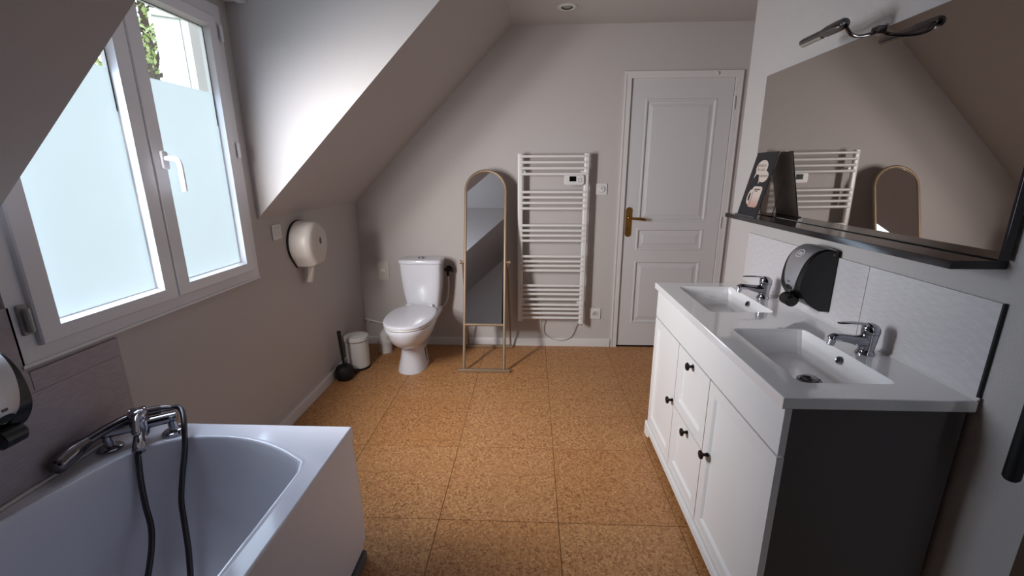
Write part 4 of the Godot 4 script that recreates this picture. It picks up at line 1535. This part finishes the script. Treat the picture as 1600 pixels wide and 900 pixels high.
func build_standing_mirror() -> void:
	var s := thing("standing_mirror", "arched full-length standing mirror in a thin gold frame by the toilet", "mirror")
	# plane of the leaning frame: foot at z -2.93, tilted back 16 degrees
	var tilt := deg_to_rad(16.0)
	var xf := Transform3D(Basis(Vector3.RIGHT, -tilt), Vector3(-0.338, 0.0, -2.930))
	var hw := 0.1455
	var top := 1.472
	var b := Mb.new()
	var path := [Vector3(-hw, 0.018, 0)]
	path.push_back(Vector3(-hw, 0.5, 0))
	for i in 25:
		var a := PI - PI * i / 24.0
		path.push_back(Vector3(cos(a) * hw, top - hw + sin(a) * hw - 0.008, 0))
	path.push_back(Vector3(hw, 0.5, 0))
	path.push_back(Vector3(hw, 0.018, 0))
	var pts := []
	for p in path:
		pts.push_back(xf * p)
	b.tube(pts, 0.0105, 12)
	obj("frame", b, M.gold, s)
	b = Mb.new()
	b.tube([xf * Vector3(-hw, 0.340, 0), xf * Vector3(hw, 0.340, 0)], 0.0095, 12)
	obj("lower_rail", b, M.gold, s)
	b = Mb.new()
	var glass := PackedVector2Array([Vector2(-hw + 0.004, 0.344), Vector2(hw - 0.004, 0.344)])
	for i in 25:
		var a := PI * i / 24.0
		glass.push_back(Vector2(cos(a) * (hw - 0.004), top - hw - 0.008 + sin(a) * (hw - 0.004)))
	b.prism(glass, -0.003, 0.002, xf)
	obj("mirror_glass", b, M.mirror, s, 10.0)
	b = Mb.new()
	b.prism(glass, -0.006, -0.0032, xf)
	obj("backing", b, M.dark_wood, s, 10.0)
	b = Mb.new()
	b.bar(Vector3(-0.528, 0.0, -2.942), Vector3(-0.148, 0.024, -2.914), 0.004, 2)
	obj("foot_bar", b, M.gold, s)
	# rear frame hinged at two pivots
	var pivot := xf * Vector3(0, 0.795, 0)
	for e in [-1.0, 1.0]:
		var px: float = -0.338 + e * 0.164
		b = Mb.new()
		b.tube([Vector3(px, pivot.y, pivot.z), Vector3(px + e * 0.008, 0.014, -3.392)], 0.0075, 10)
		obj("rear_leg", b, M.gold, s)
		b = Mb.new()
		b.tube([Vector3(px - e * 0.02, pivot.y, pivot.z), Vector3(px + e * 0.012, pivot.y, pivot.z)], 0.008, 12)
		b.tube([Vector3(px + e * 0.008, pivot.y, pivot.z), Vector3(px + e * 0.022, pivot.y, pivot.z)], 0.0135, 16)
		obj("pivot_knob", b, M.gold, s)
	b = Mb.new()
	b.bar(Vector3(-0.530, 0.0, -3.405), Vector3(-0.148, 0.022, -3.380), 0.004, 2)
	obj("rear_foot_bar", b, M.gold, s)


func wall_plate(t: Node3D, xf: Transform3D, w: float, h: float, m: Material) -> void:
	var b := Mb.new()
	b.prism(rrect(w, h, 0.006), 0.0, 0.009, xf, 0.0025)
	obj("plate", b, m, t)


func build_wall_fittings() -> void:
	# light switch beside the paper dispenser
	var t := thing("light_switch", "white double light switch between the window and paper dispenser", "switch")
	var xf := on_left(1.091, -2.327)
	wall_plate(t, xf, 0.083, 0.083, M.white_plastic)
	for s in [-1.0, 1.0]:
		var b := Mb.new()
		b.prism(rrect(0.022, 0.046, 0.002), 0.0, 0.005, xf * place(Vector3(0.002 + s * 0.0115, 0, 0.0085), Basis(Vector3.UP, s * 0.06)), 0.001)
		obj("rocker", b, M.white_plastic, t)
	# switch left of the toilet tank
	t = thing("toilet_switch", "beige wall plate with a small white rocker left of the toilet", "switch")
	xf = on_back(-1.195, 0.631)
	wall_plate(t, xf, 0.090, 0.150, M.cream_plastic)
	var b := Mb.new()
	b.prism(rrect(0.040, 0.030, 0.004), 0.0, 0.008, xf * place(Vector3(0, 0.006, 0.008), Basis(Vector3.RIGHT, 0.2)), 0.002)
	tag(obj("rocker", b, M.paper, t), "bright white rocker")
	# dial right of the radiator
	t = thing("wall_dial", "square white wall dial right of the radiator, level with its control box", "switch")
	xf = on_back(0.524, 1.270)
	wall_plate(t, xf, 0.084, 0.084, M.white_plastic)
	b = Mb.new()
	b.lathe([[0.0, 0.0], [0.028, 0.0], [0.028, 0.003], [0.0255, 0.0035], [0.0255, 0.001], [0.024, 0.001], [0.023, 0.008], [0.020, 0.010], [0.0, 0.011]], xf * along(Vector3(0, 0, 0.009), Vector3.BACK), 32)
	obj("dial", b, M.white_plastic, t)
	b = Mb.new()
	b.bar(Vector3(0.524 - 0.0025, 1.268, WALL_B + 0.019), Vector3(0.524 + 0.0025, 1.286, WALL_B + 0.0212), 0.001)
	obj("pointer", b, M.grey_print, t)
	# socket low beside the door
	t = thing("wall_socket", "white power socket low on the wall between radiator and door", "socket")
	xf = on_back(0.518, 0.284)
	wall_plate(t, xf, 0.090, 0.090, M.white_plastic)
	b = Mb.new()
	b.lathe([[0.0205, 0.0], [0.0210, 0.005], [0.0225, 0.0062], [0.0255, 0.0055], [0.0268, 0.0]], xf * along(Vector3(0, 0, 0.0085), Vector3.BACK), 32, false, false)
	var well := obj("socket_rim", b, M.white_plastic, t)
	b = Mb.new()
	b.lathe([[0.0, 0.0], [0.0205, 0.0], [0.0205, 0.0012], [0.0, 0.0013]], xf * along(Vector3(0, 0, 0.0085), Vector3.BACK), 28)  # raised grey disc, the shade of the well put into its colour
	tag(obj("socket_well", b, M.cord_grey, well), "socket well with its shade painted in grey")
	for q in [[-0.0095, 0.0, 0.0032], [0.0095, 0.0, 0.0032], [0.0, 0.011, 0.0032]]:
		b = Mb.new()
		b.lathe([[0.0, 0.0], [q[2], 0.0], [q[2], 0.0012], [0.0, 0.0013]], xf * along(Vector3(q[0], q[1], 0.0096), Vector3.BACK), 12)
		obj("pin", b, M.matt_black if q[1] == 0.0 else M.steel, well)

	# jumbo paper dispenser on the left wall
	t = thing("paper_dispenser", "large rounded cream toilet paper dispenser on the left wall", "paper dispenser")
	var zc := -2.545
	var outline := func(r: float, flat: float, low: float) -> PackedVector2Array:
		var out := PackedVector2Array()
		for i in 41:
			var a := deg_to_rad(-32.0 + 244.0 * i / 40.0)
			out.push_back(Vector2(cos(a) * r, sin(a) * r))
		for k in 7:
			var u := (k + 1) / 8.0
			out.push_back(out[40].lerp(Vector2(-flat, low), u))
		out.push_back(Vector2(-flat, low))
		for k in 5:
			out.push_back(Vector2(lerpf(-flat, flat, (k + 1) / 6.0), low))
		out.push_back(Vector2(flat, low))
		var first := out[0]
		for k in 7:
			out.push_back(Vector2(flat, low).lerp(first, (k + 1) / 8.0))
		return out
	xf = on_left(0.998, zc)
	var ring := func(p: PackedVector2Array, depth: float) -> PackedVector3Array:
		var out := PackedVector3Array()
		for q in p:
			out.push_back(xf * Vector3(q.x, q.y, depth))
		return out
	b = Mb.new()
	b.loft([ring.call(outline.call(0.134, 0.062, -0.138), 0.0), ring.call(outline.call(0.134, 0.062, -0.138), 0.012)])
	tag(obj("back_plate", b, M.matt_black, t), "black back plate")
	b = Mb.new()
	b.loft([ring.call(outline.call(0.131, 0.060, -0.136), 0.010), ring.call(outline.call(0.1305, 0.0595, -0.1355), 0.060), ring.call(outline.call(0.129, 0.058, -0.134), 0.092), ring.call(outline.call(0.124, 0.055, -0.130), 0.108), ring.call(outline.call(0.114, 0.050, -0.122), 0.119), ring.call(outline.call(0.100, 0.043, -0.108), 0.125), ring.call(outline.call(0.06, 0.026, -0.065), 0.128)])
	var cover := obj("cover", b, M.cream_plastic, t, 60.0)
	b = Mb.new()
	b.prism(ellipse(0.014, 0.021), 0.0, 0.006, xf * place(Vector3(0.012, 0.012, 0.1225)), 0.001)
	tag(obj("level_window", b, M.screen_off, cover), "dark oval level window")
	b = Mb.new()
	b.prism(rrect(0.006, 0.034, 0.0028), 0.0, 0.004, xf * place(Vector3(0.020, -0.040, 0.1235)), 0.0008)
	tag(obj("lock_slot", b, M.matt_black, cover), "dark lock slot")
	b = Mb.new()
	b.lathe([[0.0, 0.0], [0.0055, 0.0], [0.005, 0.002], [0.0, 0.0025]], xf * along(Vector3(-0.0615, -0.118, 0.030), Vector3(-0.8, -0.2, 0.2)), 12)
	obj("lock", b, M.matt_black, cover)
	t = thing("toilet_paper", "loose end of toilet paper hanging below the cream dispenser", "toilet paper")
	b = Mb.new()
	var sheet := []
	for k in 9:
		var u := k / 8.0
		var row := PackedVector3Array()
		for j in 9:
			var v := j / 8.0 - 0.5
			row.push_back(xf * Vector3(0.004 + v * (0.085 - 0.02 * u) + 0.012 * u, -0.120 - 0.125 * u - 0.02 * v * u, 0.060 - 0.025 * u * u + 0.006 * sin(v * 7.0 + u * 2.0)))
		sheet.push_back(row)
	for k in 8:
		for j in 8:
			b.quad(sheet[k][j], sheet[k][j + 1], sheet[k + 1][j + 1], sheet[k + 1][j])
			b.quad(sheet[k][j] - Vector3(0.0008, 0, 0), sheet[k + 1][j] - Vector3(0.0008, 0, 0), sheet[k + 1][j + 1] - Vector3(0.0008, 0, 0), sheet[k][j + 1] - Vector3(0.0008, 0, 0))
	obj("sheet", b, M.paper, t)

	dispenser("soap_dispenser", "black soap dispenser with steel front between the two basin mixers", on_right(0.896, -1.662, 1.0912))
	dispenser("soap_dispenser_001", "black soap dispenser with steel front on the wall above the bathtub", on_left(0.755, -0.888, WALL_L + 0.0093))


func build_small_things() -> void:
	# recessed ceiling spot
	var s := thing("ceiling_spot", "small recessed spotlight in the flat ceiling", "light")
	var at := along(Vector3(0.210, CEIL, -3.115), Vector3.DOWN)
	var b := Mb.new()
	b.lathe([[0.030, 0.0], [0.062, 0.0], [0.062, 0.003], [0.056, 0.006], [0.040, 0.007], [0.036, 0.004], [0.034, 0.0]], at, 36, false, false)
	obj("ring", b, M.white_plastic, s)
	b = Mb.new()
	b.lathe([[0.0, 0.0005], [0.036, 0.0005], [0.037, 0.003], [0.033, 0.006], [0.028, 0.004], [0.026, 0.0015], [0.0, 0.002]], at, 30)
	var rim := obj("inner_rim", b, M.dark_bronze, s)
	b = Mb.new()
	b.lathe([[0.0, 0.001], [0.025, 0.001], [0.025, 0.003], [0.012, 0.005], [0.0, 0.0055]], at, 26)
	obj("lens", b, M.lamp_glass, rim)
	# black bar on the right wall at the picture's edge
	var g := thing("grab_bar", "black upright bar on the right wall at the picture edge", "grab bar")
	b = Mb.new()
	var bx := WALL_R - 0.045
	b.tube([Vector3(bx, 0.742, -0.880), Vector3(bx, 0.748, -0.880), Vector3(bx, 0.95, -0.880), Vector3(bx, 1.152, -0.880), Vector3(bx, 1.158, -0.880)], [0.011, 0.015, 0.015, 0.015, 0.011], 18)
	obj("bar", b, M.matt_black, g)
	for y in [0.79, 1.11]:
		b = Mb.new()
		b.tube([Vector3(bx, y, -0.880), Vector3(WALL_R - 0.001, y, -0.880)], 0.009, 12)
		obj("bracket", b, M.matt_black, g)
